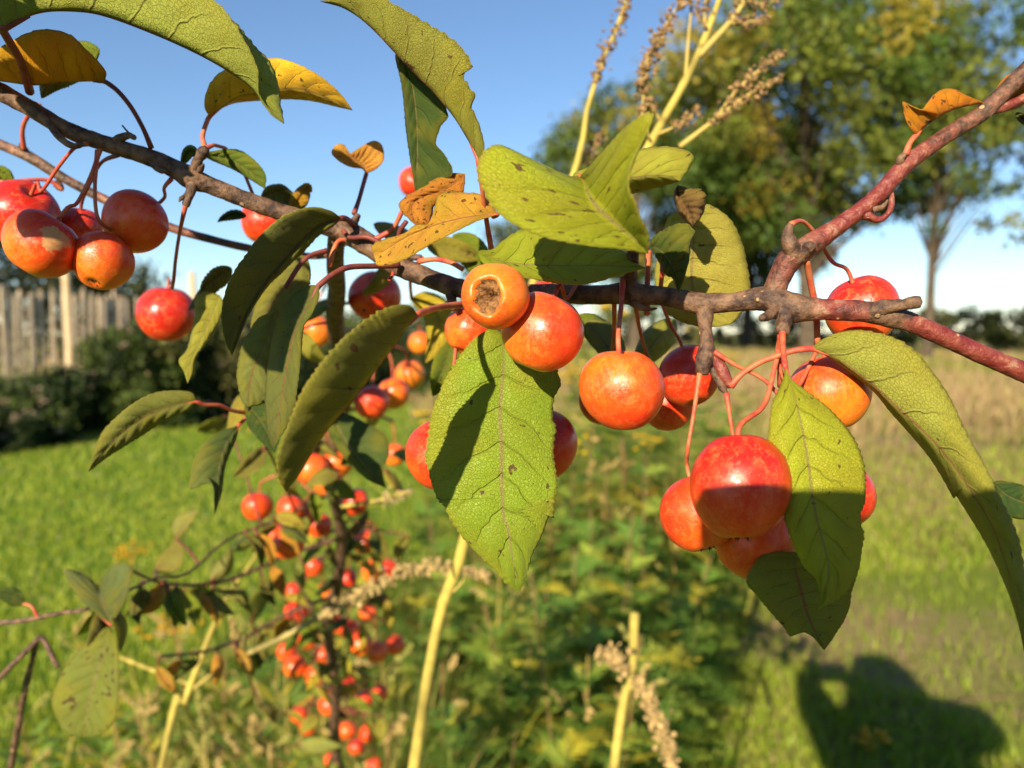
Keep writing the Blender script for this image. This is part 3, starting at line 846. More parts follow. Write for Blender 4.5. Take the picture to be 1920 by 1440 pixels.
dry_stalk('seed_stalk', [(1150, 1450, .85), (1183, 1280, .85), (1190, 1150, .85)], [.0052, .005, .005],
          [([(1183, 1270, .85), (1150, 1230, .83), (1125, 1225, .82)], .0015, .2), ([(1185, 1260, .85), (1215, 1310, .84), (1245, 1380, .84), (1262, 1440, .84)], .002, .08)],
          'broken yellow stalk with a drooping tan seed head among the weeds', 63, seed_col=(0.42, 0.29, 0.12), size=.0028, spread=.006)
dry_stalk('seed_stalk', [(300, 1450, .8), (345, 1320, .8), (392, 1195, .8), (428, 1115, .8), (480, 1040, .8), (505, 960, .8)], [.0036, .0035, .003, .0018, .0012, .0008],
          [([(365, 1290, .8), (395, 1265, .79)], .002, None), ([(425, 1130, .8), (440, 1185, .78), (450, 1210, .77)], .001, .4)],
          'yellow jointed stem leaning across the lawn left of the trunk', 64, seed_col=(0.40, 0.28, 0.10))
dry_stalk('seed_stalk', [(465, 1225, .75), (540, 1190, .75), (640, 1130, .75), (720, 1095, .75), (800, 1068, .75), (910, 1078, .75)], [.0024, .0026, .002, .0015, .0012, .0008],
          [([(580, 1172, .75), (680, 1110, .75), (790, 1062, .75), (915, 1078, .75)], .001, .05)],
          'tan seed spike lying across the apples in front of the trunk', 65, to_ground=False, seed_col=(0.40, 0.29, 0.12), size=.0022, spread=.0045, stem_col=(.36, .29, .10))
dry_stalk('seed_stalk', [(225, 1232, .8), (290, 1258, .8), (360, 1285, .8)], [.002, .0022, .0015], [], 'thin yellow stem lying left of the leaning jointed stem', 66, to_ground=False)
dry_stalk('seed_stalk', [(640, 950, .7), (700, 940, .68), (765, 922, .66)], [.0018, .0018, .0014], [([(690, 942, .68), (730, 935, .67), (770, 920, .66)], .0008, .2)],
          'pale yellow twig crossing beside the dark leaf', 67, to_ground=False, seed_col=(.45, .34, .16))
low = 0
for i, (px, d, h) in enumerate([(430, 1.75, .45), (360, 1.6, .38), (500, 1.6, .42), (540, 1.75, .55), (610, 1.75, .5), (280, 1.9, .42), (600, 1.35, .42), (560, 1.35, .36), (180, 2.0, .35), (90, 2.2, .38),
                                (700, 1.6, .4), (1150, 1.35, .35), (470, 1.42, .34), (320, 2.3, .4), (1260, 1.55, .36), (240, 1.65, .32), (40, 1.9, .36), (400, 1.3, .30), (330, 1.42, .33), (520, 1.25, .34), (140, 1.7, .32), (590, 1.6, .6), (650, 1.5, .5), (680, 1.35, .42), (200, 2.4, .4), (450, 2.1, .5), (380, 1.95, .46), (280, 1.5, .30), (80, 1.6, .28), (730, 1.9, .5), (545, 1.15, .30), (430, 1.55, .42), (310, 1.75, .40), (220, 1.45, .26), (160, 1.85, .36), (120, 1.5, .25), (360, 2.15, .5), (490, 1.85, .52), (20, 1.55, .26), (580, 1.95, .6), (400, 1.7, .45), (260, 2.1, .4), (470, 1.2, .3), (1020, 1.9, .75), (1130, 2.4, .9), (1090, 1.7, .6), (1240, 2.1, .7), (960, 2.3, .8), (1180, 2.9, 1.0), (1290, 2.6, .7), (1060, 2.8, 1.0), (900, 2.0, .7), (1140, 1.75, .66), (1000, 2.6, .9), (860, 1.7, .55), (790, 1.5, .45), (340, 1.25, .26), (440, 1.4, .36), (510, 1.55, .45), (250, 1.3, .22)]):
    b = gp(px, d)
    r = np.random.default_rng(800 + i)
    root = empty('dry_weed', b)
    where = 'close around the crab apple trunk' if 500 < px < 760 else 'among the green tansy' if px > 760 else 'in the lawn left of the leaning yellow stem' if px < 330 else 'around the foot of the leaning yellow stem'
    tag(root, f'{"tall" if h > .52 else "low"} tan weed with seed spikes {where}', 'weed', f'{"tall" if h > .52 else "low"} dry weeds {where}')
    st = Geo(); sd = Geo()
    top = b + np.array((r.normal(0, .06), r.normal(0, .06), h))
    st.tube([b, (b + top) / 2 + r.normal(0, .015, 3), top], [.004, .003, .0015], (0.40, 0.30, 0.07) if i % 2 else (0.28, 0.15, 0.06), sides=6, n=12)
    for k in range(8):
        t = r.uniform(.25, .98); p0 = b * (1 - t) + top * t
        a = r.uniform(0, 6.28); l = r.uniform(.06, .15)
        p1 = p0 + np.array((math.cos(a) * l * .6, math.sin(a) * l * .6, l * r.uniform(.2, 1)))
        st.tube([p0, (p0 + p1) / 2 + (0, 0, .008), p1], [.0016, .0012, .0008], (0.34, 0.25, 0.08), sides=4, n=6)
        seeds(sd, [(p0 + p1) / 2, (p0 + 3 * p1) / 4 + (0, 0, .004), p1], r, 15, .0035, .0027, (0.50, 0.36, 0.13) if r.uniform() < .6 else (0.36, .34, .08))
    st.build('stem', M_DRY, root)
    tag(sd.build('seed_cluster', M_DRY, root, smooth=False), kind='stuff')
    lv = Geo()
    for k in range(26):
        a = r.uniform(0, 6.28); t = r.uniform(.05, .8); p0 = b * (1 - t) + top * t
        ferny = np.array((math.cos(a), math.sin(a), r.uniform(.1, .7))); ferny /= np.linalg.norm(ferny)
        sd_ = np.cross(ferny, (0, 0, 1)); l = r.uniform(.05, .11); w = l * .18
        lv.add([p0, p0 + ferny * l * .45 + sd_ * w, p0 + ferny * l, p0 + ferny * l * .45 - sd_ * w], [(0, 1, 2, 3)], (0.42, 0.36, 0.04) if r.uniform() < .35 else (0.17, 0.26, 0.04))
    lv.build('foliage', M_LEAFMIX, root, smooth=False)

# yellow flower cluster and dry twigs lying on the lawn at the right
def yellow_cluster(px, py, w, label, lift=0.16):
    b = ground_at(px, py); r = np.random.default_rng(int(px))
    v = b - _C; f = (CAM_H - lift) / CAM_H
    c = _C + v * f
    root = empty('yellow_flower', (c[0], c[1], 0)); tag(root, label, 'flower')
    g = Geo(); g.tube([(c[0] + .02, c[1] + .05, 0), (c[0] + .01, c[1], lift * .6), c], [.003, .0025, .002], (.16, .17, .04), sides=5, n=8)
    g.build('stem', M_DRY, root)
    h = Geo()
    for i in range(26):
        p = c + r.normal(0, 1, 3) * np.array((w, w * .5, w * .35))
        V, F = dome(p, .010); h.add(V, F, np.array((.60, .36, .02)) * r.uniform(.7, 1.15))
    tag(h.build('flower_head', M_LEAFMIX, root), kind='stuff')
yellow_cluster(1625, 1385, .035, 'bright yellow flower cluster on the shaded grass', .05)
yellow_cluster(245, 1035, .05, 'yellow flower spray leaning over the lawn', .32)
yellow_cluster(310, 1175, .05, 'yellow flower head low in the dry weeds', .30)
yellow_cluster(1205, 920, .06, 'large yellow flower cluster beside the hanging leaf', .62)
yellow_cluster(1395, 600, .10, 'yellow flowering weed at the near edge of the meadow', 1.2) if False else None
twigs = [([(1640, 1372), (1700, 1352), (1800, 1330), (1960, 1312)], .004, 'long dry brown twig lying on the lawn by the yellow flowers'),
         ([(1660, 1400), (1750, 1405), (1850, 1420)], .003, 'short dry twig on shaded grass below the long twig'),
         ([(1700, 1385), (1780, 1340), (1830, 1322), (1930, 1340)], .003, 'forked dry twig crossing the long twig on the lawn')]
for pts, rad, lab in twigs:
    w = [ground_at(x, y) + np.array((0, 0, .03)) for x, y in pts]
    V, F, _ = tube_geo(w, np.linspace(rad, rad * .4, len(w)), sides=6, n=20, bump=.1)
    tag(mesh_obj('dry_twig', V, F, M_DRY, colors=np.tile((.20, .13, .07), (len(V), 1))), lab, 'twig')

# ================================================================== THE CRAB APPLE TREE
K = 0.364583
def zz(ox, oy, f=K):
    return lambda *pts: [(ox + x * f, oy + y * f) for x, y in pts]
Z1, Z2, Z3 = zz(0, 0), zz(600, 0), zz(1220, 0)
Z4, Z5, Z6 = zz(0, 450), zz(600, 450), zz(1220, 450)
Z7, Z8, Z9 = zz(0, 915), zz(600, 915), zz(1220, 915)
ZC = zz(800, 230, 0.270833)
ID = lambda *pts: list(pts)

troot = empty('crab_apple_tree', (-0.26, 1.42, 0))
tag(troot, 'young crab apple tree, brown and red branches across the lawn view', 'tree')

def wd(path):  # (x, y, depth, diameter px, redness)
    a = np.asarray(path, float)
    return P(a[:, :3]), a[:, 3] / 2 * a[:, 2] / FPX, a[:, 4]

def limb(name, path, parent=None, sides=14, n=None, bump=0.05, seed=1, label=None):
    p, r, t = wd(path)
    o = tube(name, p, r, M_BARK, parent or troot, sides=sides, n=n or len(path) * 7, bump=bump, seed=seed, tint=t)
    if label: o['label'] = label
    return o

main_path = [(-60, 140, .292, 34, .0), (0, 172, .292, 34, .0), (60, 205, .293, 31, .0), (125, 243, .294, 31, 0), (200, 270, .296, 30, 0), (280, 295, .298, 32, 0), (330, 318, .30, 36, 0), (360, 335, .30, 42, 0),
             (400, 350, .302, 32, 0), (470, 378, .306, 32, 0), (540, 402, .31, 33, .0), (620, 426, .314, 36, .1), (655, 438, .315, 44, .1), (700, 465, .313, 42, .15), (745, 497, .308, 40, 0), (800, 520, .302, 36, 0), (860, 540, .296, 36, 0),
             (940, 552, .29, 36, 0), (1010, 551, .285, 38, 0), (1060, 552, .28, 38, 0), (1120, 553, .276, 36, 0), (1180, 549, .272, 44, 0), (1200, 552, .27, 40, 0), (1250, 556, .266, 36, 0), (1310, 569, .261, 42, 0), (1330, 569, .26, 40, 0), (1380, 566, .257, 37, .05), (1430, 560, .254, 46, .1), (1455, 566, .252, 54, .1),
             (1490, 578, .25, 56, .1), (1515, 579, .249, 46, .35), (1560, 581, .248, 40, .6), (1620, 584, .247, 41, .5), (1665, 592, .246, 44, .3), (1700, 602, .246, 38, .55), (1760, 627, .246, 36, .8), (1840, 664, .246, 36, .85), (1960, 715, .246, 38, .85)]
main = limb('branch', main_path, n=330, bump=0.035, seed=3)
limb('twig', [(1445, 562, .253, 40, .2), (1462, 520, .252, 42, .5), (1480, 488, .251, 46, .5), (1512, 464, .25, 44, .45), (1570, 425, .249, 33, .75), (1640, 372, .248, 31, .75), (1700, 308, .248, 32, .6), (1770, 257, .248, 30, .5), (1830, 220, .248, 31, .4), (1852, 203, .248, 32, .4), (1890, 165, .248, 30, .4), (1950, 105, .248, 30, .45)], n=120, bump=.03, seed=4, label='red upright twig rising from the brown branch')
limb('twig', [(1848, 206, .248, 22, .8), (1885, 200, .249, 18, .85), (1960, 165, .25, 17, .85)], bump=.02, seed=5, label='short bright red side shoot')
limb('twig', [(-40, 255, .36, 20, .45), (30, 283, .36, 19, .4), (60, 297, .36, 21, .3), (130, 340, .362, 18, .45), (220, 385, .364, 17, .45), (330, 430, .366, 16, .5), (480, 468, .37, 14, .5), (600, 480, .37, 12, .5), (648, 455, .345, 12, .4)], bump=.04, seed=6, label='thin reddish twig running behind the branch')
trunk_path = [(632, 440, .318, 34, 0), (628, 490, .355, 33, 0), (632, 540, .41, 34, .1), (628, 600, .47, 34, .1), (640, 660, .54, 32, .1), (650, 730, .62, 24, .1), (634, 820, .66, 22, .1), (622, 900, .69, 22, .1), (640, 1000, .76, 21, .1), (634, 1090, .82, 21, .1), (616, 1180, .89, 20, .1), (628, 1290, .97, 20, .1), (634, 1440, 1.1, 20, .1)]
tp, tr_, tt = wd(trunk_path)
tp = np.vstack([tp, [(-0.262, 1.30, 0.32)], [(-0.26, 1.42, -0.05)]]); tr_ = np.append(tr_, [.013, .019]); tt = np.append(tt, [0, 0])
tube('trunk', tp, tr_, M_BARK, troot, sides=12, n=110, bump=.04, seed=7, tint=tt)

spurs = [([(1183, 552, .271, 34, 0), (1182, 515, .268, 26, 0), (1186, 480, .263, 24, 0), (1190, 452, .259, 20, 0)], 8),
         ([(1180, 560, .271, 20, 0), (1200, 575, .268, 14, 0), (1218, 580, .266, 7, 0), (1232, 578, .265, 3, 0)], 9),
         ([(1322, 575, .26, 36, 0), (1322, 610, .258, 25, .05), (1325, 640, .256, 27, .1), (1322, 672, .255, 35, .05), (1316, 700, .254, 24, 0)], 10),
         ([(1325, 650, .256, 20, .2), (1345, 680, .255, 26, .7), (1358, 705, .254, 24, .8), (1370, 726, .253, 12, .8)], 11),
         ([(1335, 690, .255, 16, .1), (1352, 722, .254, 16, 0), (1362, 738, .253, 8, 0)], 12),
         ([(1470, 580, .25, 44, 0), (1470, 605, .247, 30, .05), (1466, 624, .245, 24, .3)], 13),
         ([(1460, 580, .25, 22, 0), (1440, 592, .246, 20, 0), (1428, 597, .243, 12, 0)], 14),
         ([(1496, 490, .25, 36, .3), (1480, 455, .248, 30, .3), (1477, 435, .248, 20, .2), (1483, 421, .248, 12, .4)], 15),
         ([(1625, 588, .247, 40, .1), (1660, 575, .243, 30, 0), (1690, 572, .241, 22, 0), (1712, 567, .239, 26, 0), (1726, 566, .238, 22, 0)], 16),
         ([(1500, 480, .25, 30, .2), (1518, 462, .246, 22, 0), (1523, 455, .245, 12, 0)], 17),
         ([(1622, 402, .248, 20, .9), (1648, 412, .247, 13, .95), (1668, 395, .247, 11, .95), (1672, 368, .248, 10, .95), (1668, 352, .249, 8, .9)], 18),
         ([(1640, 393, .246, 14, .1), (1655, 388, .244, 10, .1), (1665, 375, .243, 4, .1)], 19),
         ([(1690, 315, .248, 20, .1), (1688, 300, .246, 15, .05), (1697, 288, .245, 12, .1)], 20),
         ([(358, 330, .30, 30, 0), (360, 350, .298, 20, 0), (352, 372, .296, 18, 0), (348, 386, .295, 12, 0)], 21),
         ([(352, 368, .296, 10, 0), (340, 372, .294, 8, 0), (336, 378, .293, 3, 0)], 22),
         ([(362, 328, .30, 24, 0), (372, 300, .297, 18, 0), (382, 284, .296, 22, .1), (388, 276, .296, 10, .3)], 23),
         ([(370, 325, .30, 16, 0), (378, 315, .296, 10, 0), (382, 308, .294, 4, 0)], 24),
         ([(60, 200, .293, 24, 0), (85, 222, .291, 16, 0), (112, 258, .29, 13, .2), (138, 274, .289, 12, .2), (156, 270, .29, 10, .1)], 25),
         ([(210, 268, .296, 20, 0), (238, 254, .294, 13, 0), (252, 258, .292, 10, 0)], 26),
         ([(248, 258, .293, 6, 0), (240, 248, .292, 4, 0), (229, 235, .291, 3, 0)], 27),
         ([(285, 300, .298, 22, 0), (300, 318, .296, 14, 0), (312, 322, .295, 6, 0)], 28),
         ([(655, 440, .315, 30, .1), (665, 415, .312, 16, .1), (672, 402, .311, 10, 0)], 29),
         ([(740, 500, .308, 26, 0), (760, 484, .305, 18, 0), (790, 482, .303, 10, .2)], 30),
         ([(845, 545, .297, 22, 0), (848, 565, .295, 18, 0), (852, 580, .293, 12, 0)], 31),
         ([(45, 282, .36, 16, .2), (42, 275, .357, 12, .1), (40, 268, .356, 8, .3)], 32),
         ([(108, 345, .362, 16, .3), (113, 352, .36, 13, .2), (118, 355, .36, 7, .4)], 33),
         ([(600, 430, .314, 16, 0), (608, 410, .311, 12, 0), (616, 395, .309, 6, 0)], 34)]
for pth, sd in spurs:
    limb('spur', pth, sides=10, n=18, bump=.10, seed=sd)

# ------------------------------------------------------------------ leaves
def prof(t):
    return np.sin(np.pi * np.clip(t, 0, 1) ** 0.78) ** 0.8

LEAF_N = [0]
def leaf(mid, dep, L, R, zl, zr, col, spots=0.35, under=False, pet=None, pet_mat=None, label=None, rows=96, half=7, bulge=0.0015, teeth=30, ser=0.0008,
         wave=0.0012, flip_by='L', pet_r=0.0009):
    LEAF_N[0] += 1
    r = np.random.default_rng(900 + LEAF_N[0])
    mid = np.asarray(mid, float)
    chord = np.concatenate([[0], np.cumsum(np.linalg.norm(np.diff(mid, axis=0), axis=1))]); chord /= chord[-1]
    d = np.interp(chord, np.linspace(0, 1, len(dep)), dep)
    Mp = cr(np.hstack([mid, d[:, None]]), rows, 2)
    t = np.linspace(0, 1, rows)
    shape = np.clip(np.sin(np.pi * t), 0, 1) ** 0.6
    tang = np.gradient(Mp[:, :2], axis=0); tang /= np.linalg.norm(tang, axis=1)[:, None] + 1e-9
    perp = np.stack([tang[:, 1], -tang[:, 0]], 1)
    def edge(E, z, sgn):
        if np.ndim(E) == 0:
            e2 = Mp[:, :2] + sgn * perp * (E * prof(t))[:, None]
        else:
            e2 = cr([tuple(mid[0])] + list(E) + [tuple(mid[-1])], rows, 2)
        return np.hstack([e2, (Mp[:, 2] + z * shape)[:, None]])
    Le, Re = edge(L, zl, 1), edge(R, zr, -1)
    W = P(Mp)
    nt = max(8, teeth)
    saw = (t * nt) % 1.0
    V = np.zeros((rows, 2 * half + 1, 3)); UV = np.zeros((rows, 2 * half + 1, 2))
    V[:, half] = W; UV[:, half] = np.stack([t, np.full(rows, .5)], 1)
    ph = r.uniform(0, 6.28, 4)
    view = W - _C; view /= np.linalg.norm(view, axis=1)[:, None]
    for s, E in ((-1, Le), (1, Re)):
        EW = P(E)
        dv = EW - W; ln = np.linalg.norm(dv, axis=1); dn = dv / (ln[:, None] + 1e-9)
        gate = np.clip(ln / 0.004, 0, 1)
        irr = 0.65 + 0.5 * np.sin(t * 17 + ph[0]) * np.sin(t * 41 + ph[1])
        EW = EW + dn * (ser * (saw ** 1.3 - 0.55) * irr * gate * np.clip((t - 0.06) * 8, 0, 1))[:, None]
        for j in range(1, half + 1):
            w = j / half
            p = W * (1 - w) + EW * w
            k = (-bulge * 4 * w * (1 - w) * shape
                 + 0.0011 * (0.6 - np.abs(np.cos(np.pi * (8 * (t - 0.17 * w) + .2))) ** .6) * math.sin(math.pi * min(1, w * 1.05) ** .8) * gate
                 + wave * w * w * gate * np.sin(2 * np.pi * (2.3 + s * .4) * t + ph[2] + s) * shape)
            V[:, half + s * j] = p + view * k[:, None]
            UV[:, half + s * j] = np.stack([t, np.full(rows, .5 + s * w / 2)], 1)
    nc = 2 * half + 1
    i, j = np.meshgrid(np.arange(rows - 1), np.arange(nc - 1), indexing='ij')
    a = (i * nc + j).ravel()
    F = np.stack([a, a + nc, a + nc + 1, a + 1], 1)
    V = V.reshape(-1, 3)
    # turn the faces of the chosen half towards the camera
    sel = (j.ravel() < half) if flip_by == 'L' else (j.ravel() >= half)
    Fs = F[sel]
    nrm = np.cross(V[Fs[:, 1]] - V[Fs[:, 0]], V[Fs[:, 3]] - V[Fs[:, 0]])
    if np.sum(nrm * (V[Fs[:, 0]] - _C)) > 0:
        F = F[:, ::-1].copy()
    mats = [M_UND, M_TOP] if under else [M_TOP, M_UND]
    o = mesh_obj('leaf', V, F, mats, troot, uv=UV.reshape(-1, 2))
    so = o.modifiers.new('thickness', 'SOLIDIFY'); so.thickness = 0.00028; so.offset = 0; so.material_offset = 1; so.material_offset_rim = 0
    o.color = (*[min(.85, c * k_) for c, k_ in zip(col, (1.55, 1.38, 1.15))], spots)
    if label: o['label'] = label
    if pet:
        pp = P([(x, y, dd) for x, y, dd in pet] + [(mid[0][0], mid[0][1], d[0] + .0003)])
        q = tube('petiole', np.vstack([pp, W[3] + view[3] * .0004, W[9] + view[9] * .0004]), [pet_r * 1.25] + [pet_r] * (len(pp) - 1) + [pet_r * .8, pet_r * .4], pet_mat or M_STALK, o, sides=8, n=30)
    return o

GRN = (0.165, 0.235, 0.022)
GRN2 = (0.13, 0.20, 0.022)
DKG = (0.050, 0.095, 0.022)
YGR = (0.27, 0.27, 0.045)
OLV = (0.13, 0.135, 0.030)
YEL = (0.46, 0.36, 0.05)
ORA = (0.50, 0.23, 0.030)
ORD = (0.46, 0.15, 0.025)
BRN = (0.20, 0.10, 0.05)

# top left: large underside, lower half folded up behind
leaf(Z1((10, 150), (200, 68), (400, 60), (560, 90), (800, 180), (1000, 270), (1150, 352), (1280, 440), (1350, 520), (1460, 636)), [.248, .245, .24, .238, .24],
     ID((-20, -40), (60, -110), (200, -130), (330, -70), (400, -3), (432, 30), (464, 85), (484, 130), (483, 175), (505, 212)), ID((10, 30), (100, -30), (250, -20), (380, 0), (442, 42), (480, 88), (508, 118), (522, 160), (528, 200)),
     -.006, .012, (0.23, 0.28, 0.045), .25, True, [(56, 172, .29), (40, 118, .27), (14, 72, .255), (2, 52, .249)], M_STALK_D, label='large green leaf arching overhead, pale underside lit', teeth=38, ser=.0013, pet_r=.0013)
# orange leaf behind it, far left
leaf(Z1((540, 420), (440, 418), (300, 428), (170, 438), (60, 425), (-120, 400)), [.288, .285, .282], Z1((545, 370), (500, 310), (430, 240), (360, 175), (250, 150), (150, 165), (60, 210), (0, 245), (-100, 340)), Z1((430, 400), (300, 380), (170, 390), (60, 390)),
     -.012, .016, (0.58, 0.29, 0.012), .35, False, [(284, 278, .297), (268, 240, .293), (245, 200, .29), (220, 170, .288)], M_STALK_D, label='deep yellow leaf curled over, left of the branch', teeth=14, ser=.0004)
leaf(ID((186, 92), (150, 110), (100, 150), (78, 184)), [.31, .305, .30], 34, 38, .0, .004, GRN, .2, False, None, label='pale green leaf half hidden behind the deep yellow leaf')
# orange leaf top centre-left
leaf(Z1((1078, 600), (1095, 585), (1150, 545), (1240, 492), (1350, 478), (1450, 457), (1560, 460), (1690, 505), (1812, 566)), [.30, .298, .296, .30],
     Z1((1052, 550), (1062, 470), (1110, 390), (1220, 330), (1400, 298), (1520, 325), (1630, 380), (1720, 450), (1775, 510)), Z1((1110, 575), (1200, 532), (1350, 516), (1500, 510), (1620, 522), (1730, 548)),
     -.006, .010, (0.72, 0.38, 0.03), .55, False, [(384, 276, .297), (380, 255, .298), (388, 228, .30)], None, label='bright orange yellow leaf curling beside the arching green leaf', teeth=16, ser=.0004)
# tall curled leaf with bitten margin
leaf(Z2((815, 838), (800, 790), (750, 700), (680, 590), (580, 470), (480, 370), (380, 265), (250, 130), (130, 45), (2, 6)), [.262, .258, .254, .252],
     Z2((840, 790), (845, 740), (820, 640), (785, 560), (782, 535), (800, 490), (765, 440), (742, 395), (750, 362), (785, 345), (755, 280), (690, 205), (590, 140), (480, 75), (380, 20), (300, -15), (150, -12)),
     Z2((790, 740), (770, 650), (700, 560), (600, 440), (500, 330), (400, 230), (260, 95), (130, 25)), -.004, .009, (0.20, 0.215, 0.028), .45, True,
     [(921, 466, .285), (912, 412, .278), (904, 352, .268)], None, label='tall curled green leaf with bitten edge against the sky', teeth=26, ser=.0010)
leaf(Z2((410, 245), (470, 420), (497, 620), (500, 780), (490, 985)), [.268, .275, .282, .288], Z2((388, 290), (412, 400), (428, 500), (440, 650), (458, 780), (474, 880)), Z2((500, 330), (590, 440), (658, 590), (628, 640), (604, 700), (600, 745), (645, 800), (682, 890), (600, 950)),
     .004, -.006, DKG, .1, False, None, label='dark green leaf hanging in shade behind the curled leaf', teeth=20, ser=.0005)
# broad blurred green leaf closest to the lens
leaf(ZC((1060, 375), (1098, 420), (1130, 510), (1200, 610), (1310, 700), (1430, 800), (1535, 905)), [.232, .216, .208, .202],
     ZC((960, 365), (850, 312), (700, 240), (570, 178), (490, 153), (410, 180), (358, 260), (345, 340), (375, 450), (440, 570), (540, 665), (700, 752), (860, 805), (1020, 840), (1200, 865), (1380, 880)),
     ZC((1130, 300), (1250, 165), (1360, 45), (1470, -40), (1565, -65), (1535, 40), (1480, 150), (1430, 250), (1402, 350), (1398, 450), (1440, 540), (1475, 650), (1528, 740), (1540, 830)), -.004, -.024, (0.25, 0.31, 0.020), .55, False,
     [(1190, 452, .259), (1150, 370, .25), (1105, 340, .242)], None, label='broad blotched green leaf in front of the branch, wings folded up', teeth=34, ser=.0012, rows=130, half=10, bulge=.003, flip_by='L')
# leaf under it
leaf(ZC((357, 905), (470, 950), (620, 980), (800, 992), (985, 992), (1200, 990), (1380, 1000), (1515, 1008)), [.252, .254, .258, .262],
     ZC((375, 885), (455, 878), (530, 815), (650, 742), (800, 735), (1000, 770), (1200, 820), (1360, 890), (1450, 970)), ZC((385, 970), (480, 1020), (610, 1062), (740, 1085), (900, 1115), (1050, 1122), (1200, 1100), (1350, 1052)),
     .006, -.006, (0.25, 0.31, 0.025), .35, False, None, label='green leaf lying across the apples under the broad leaf', teeth=18, ser=.0006)
# yellow-green leaf behind on the right
leaf(ZC((1010, 382), (1250, 372), (1410, 380), (1550, 366), (1680, 371), (1752, 402)), [.262, .258, .256], ZC((1040, 340), (1250, 270), (1400, 225), (1500, 180), (1620, 163), (1750, 178), (1843, 222), (1825, 300)), ZC((1250, 440), (1410, 490), (1560, 455), (1700, 420)),
     .004, .012, (0.31, 0.33, 0.05), .35, False, None, label='yellow green leaf poking out behind the broad leaf', teeth=14, ser=.0007)
# dead brown curl
leaf(ID((1270, 348), (1275, 378), (1292, 402), (1300, 424)), [.268, .266, .264], ID((1290, 352), (1315, 356), (1323, 372), (1318, 400)), ID((1264, 362), (1266, 385), (1280, 410)), -.004, .006, BRN, .6, True, None, label='small shrivelled brown leaf remnant', teeth=6, bulge=.004, wave=.003)
# big pale leaf behind the branch
leaf(ID((1300, 386), (1300, 450), (1296, 520), (1308, 570), (1350, 612)), [.285, .288, .29, .29], ID((1330, 384), (1368, 410), (1390, 450), (1402, 500), (1406, 545), (1396, 578), (1375, 605)), ID((1255, 405), (1240, 450), (1228, 510), (1232, 560), (1262, 596), (1310, 612)),
     .002, .004, (0.34, 0.34, 0.075), .3, False, None, label='large pale yellow green leaf behind the branch', teeth=18, ser=.0006)
leaf(ZC((1548, 852), (1620, 890), (1690, 980), (1725, 1060), (1742, 1172)), [.262, .258, .258], ZC((1560, 800), (1640, 742), (1730, 702), (1800, 700), (1845, 735), (1855, 765), (1828, 830), (1822, 920), (1800, 1020), (1770, 1110)), ZC((1570, 900), (1610, 970), (1655, 1052), (1700, 1075), (1722, 1125)),
     -.004, .003, (0.075, 0.115, 0.022), .5, False, None, label='small dark green leaf hanging before the pale leaf', teeth=12, ser=.0006)
# orange leaf on the red twig
leaf(Z3((1368, 692), (1420, 642), (1480, 602), (1560, 562), (1640, 542), (1712, 528)), [.246, .244, .247], Z3((1330, 655), (1303, 590), (1296, 524), (1340, 545), (1395, 562), (1435, 510), (1490, 463), (1555, 458), (1620, 490)), Z3((1410, 625), (1480, 580), (1560, 545), (1640, 530)),
     -.003, .008, (0.70, 0.22, 0.018), .6, False, [(1698, 290, .246), (1706, 268, .246)], None, label='orange leaf folded along the red upright twig', teeth=10, ser=.0004)
leaf(ID((1868, 208), (1890, 190), (1925, 165), (1975, 130)), [.257, .255, .253], 40, 22, -.002, .002, (0.62, 0.20, 0.02), .5, False, None, label='rusty orange leaf behind the red side shoot')
leaf(ID((1905, 212), (1920, 225), (1945, 240)), [.262, .262], 10, 8, 0, 0, OLV, .2, False)
# centre hero leaf
leaf(Z5((935, 480), (945, 620), (935, 760), (925, 900), (935, 1040), (935, 1180), (938, 1300), (944, 1430)) + Z8((965, 200), (985, 330), (1008, 440), (1021, 536)), [.286, .281, .277, .274, .272],
     Z5((1010, 450), (1120, 520), (1205, 620), (1232, 705), (1240, 745), (1212, 800), (1200, 850), (1202, 930), (1217, 965), (1208, 1030), (1202, 1110), (1216, 1200), (1218, 1280), (1205, 1350), (1200, 1430)) + Z8((1208, 50), (1165, 180), (1135, 260), (1095, 335), (1075, 400), (1052, 475)),
     Z5((880, 458), (815, 490), (755, 545), (700, 620), (650, 700), (612, 790), (580, 870), (558, 975), (545, 1060), (536, 1110), (552, 1180), (578, 1265), (610, 1350)) + Z8((620, 60), (660, 140), (702, 212), (762, 290), (830, 362), (900, 425), (955, 490)),
     .003, .002, (0.175, 0.265, 0.022), .42, False, None, label='large hanging green leaf with a few brown spots, apples behind it', teeth=44, ser=.0011, rows=190, half=12, bulge=.0012, wave=.0016)
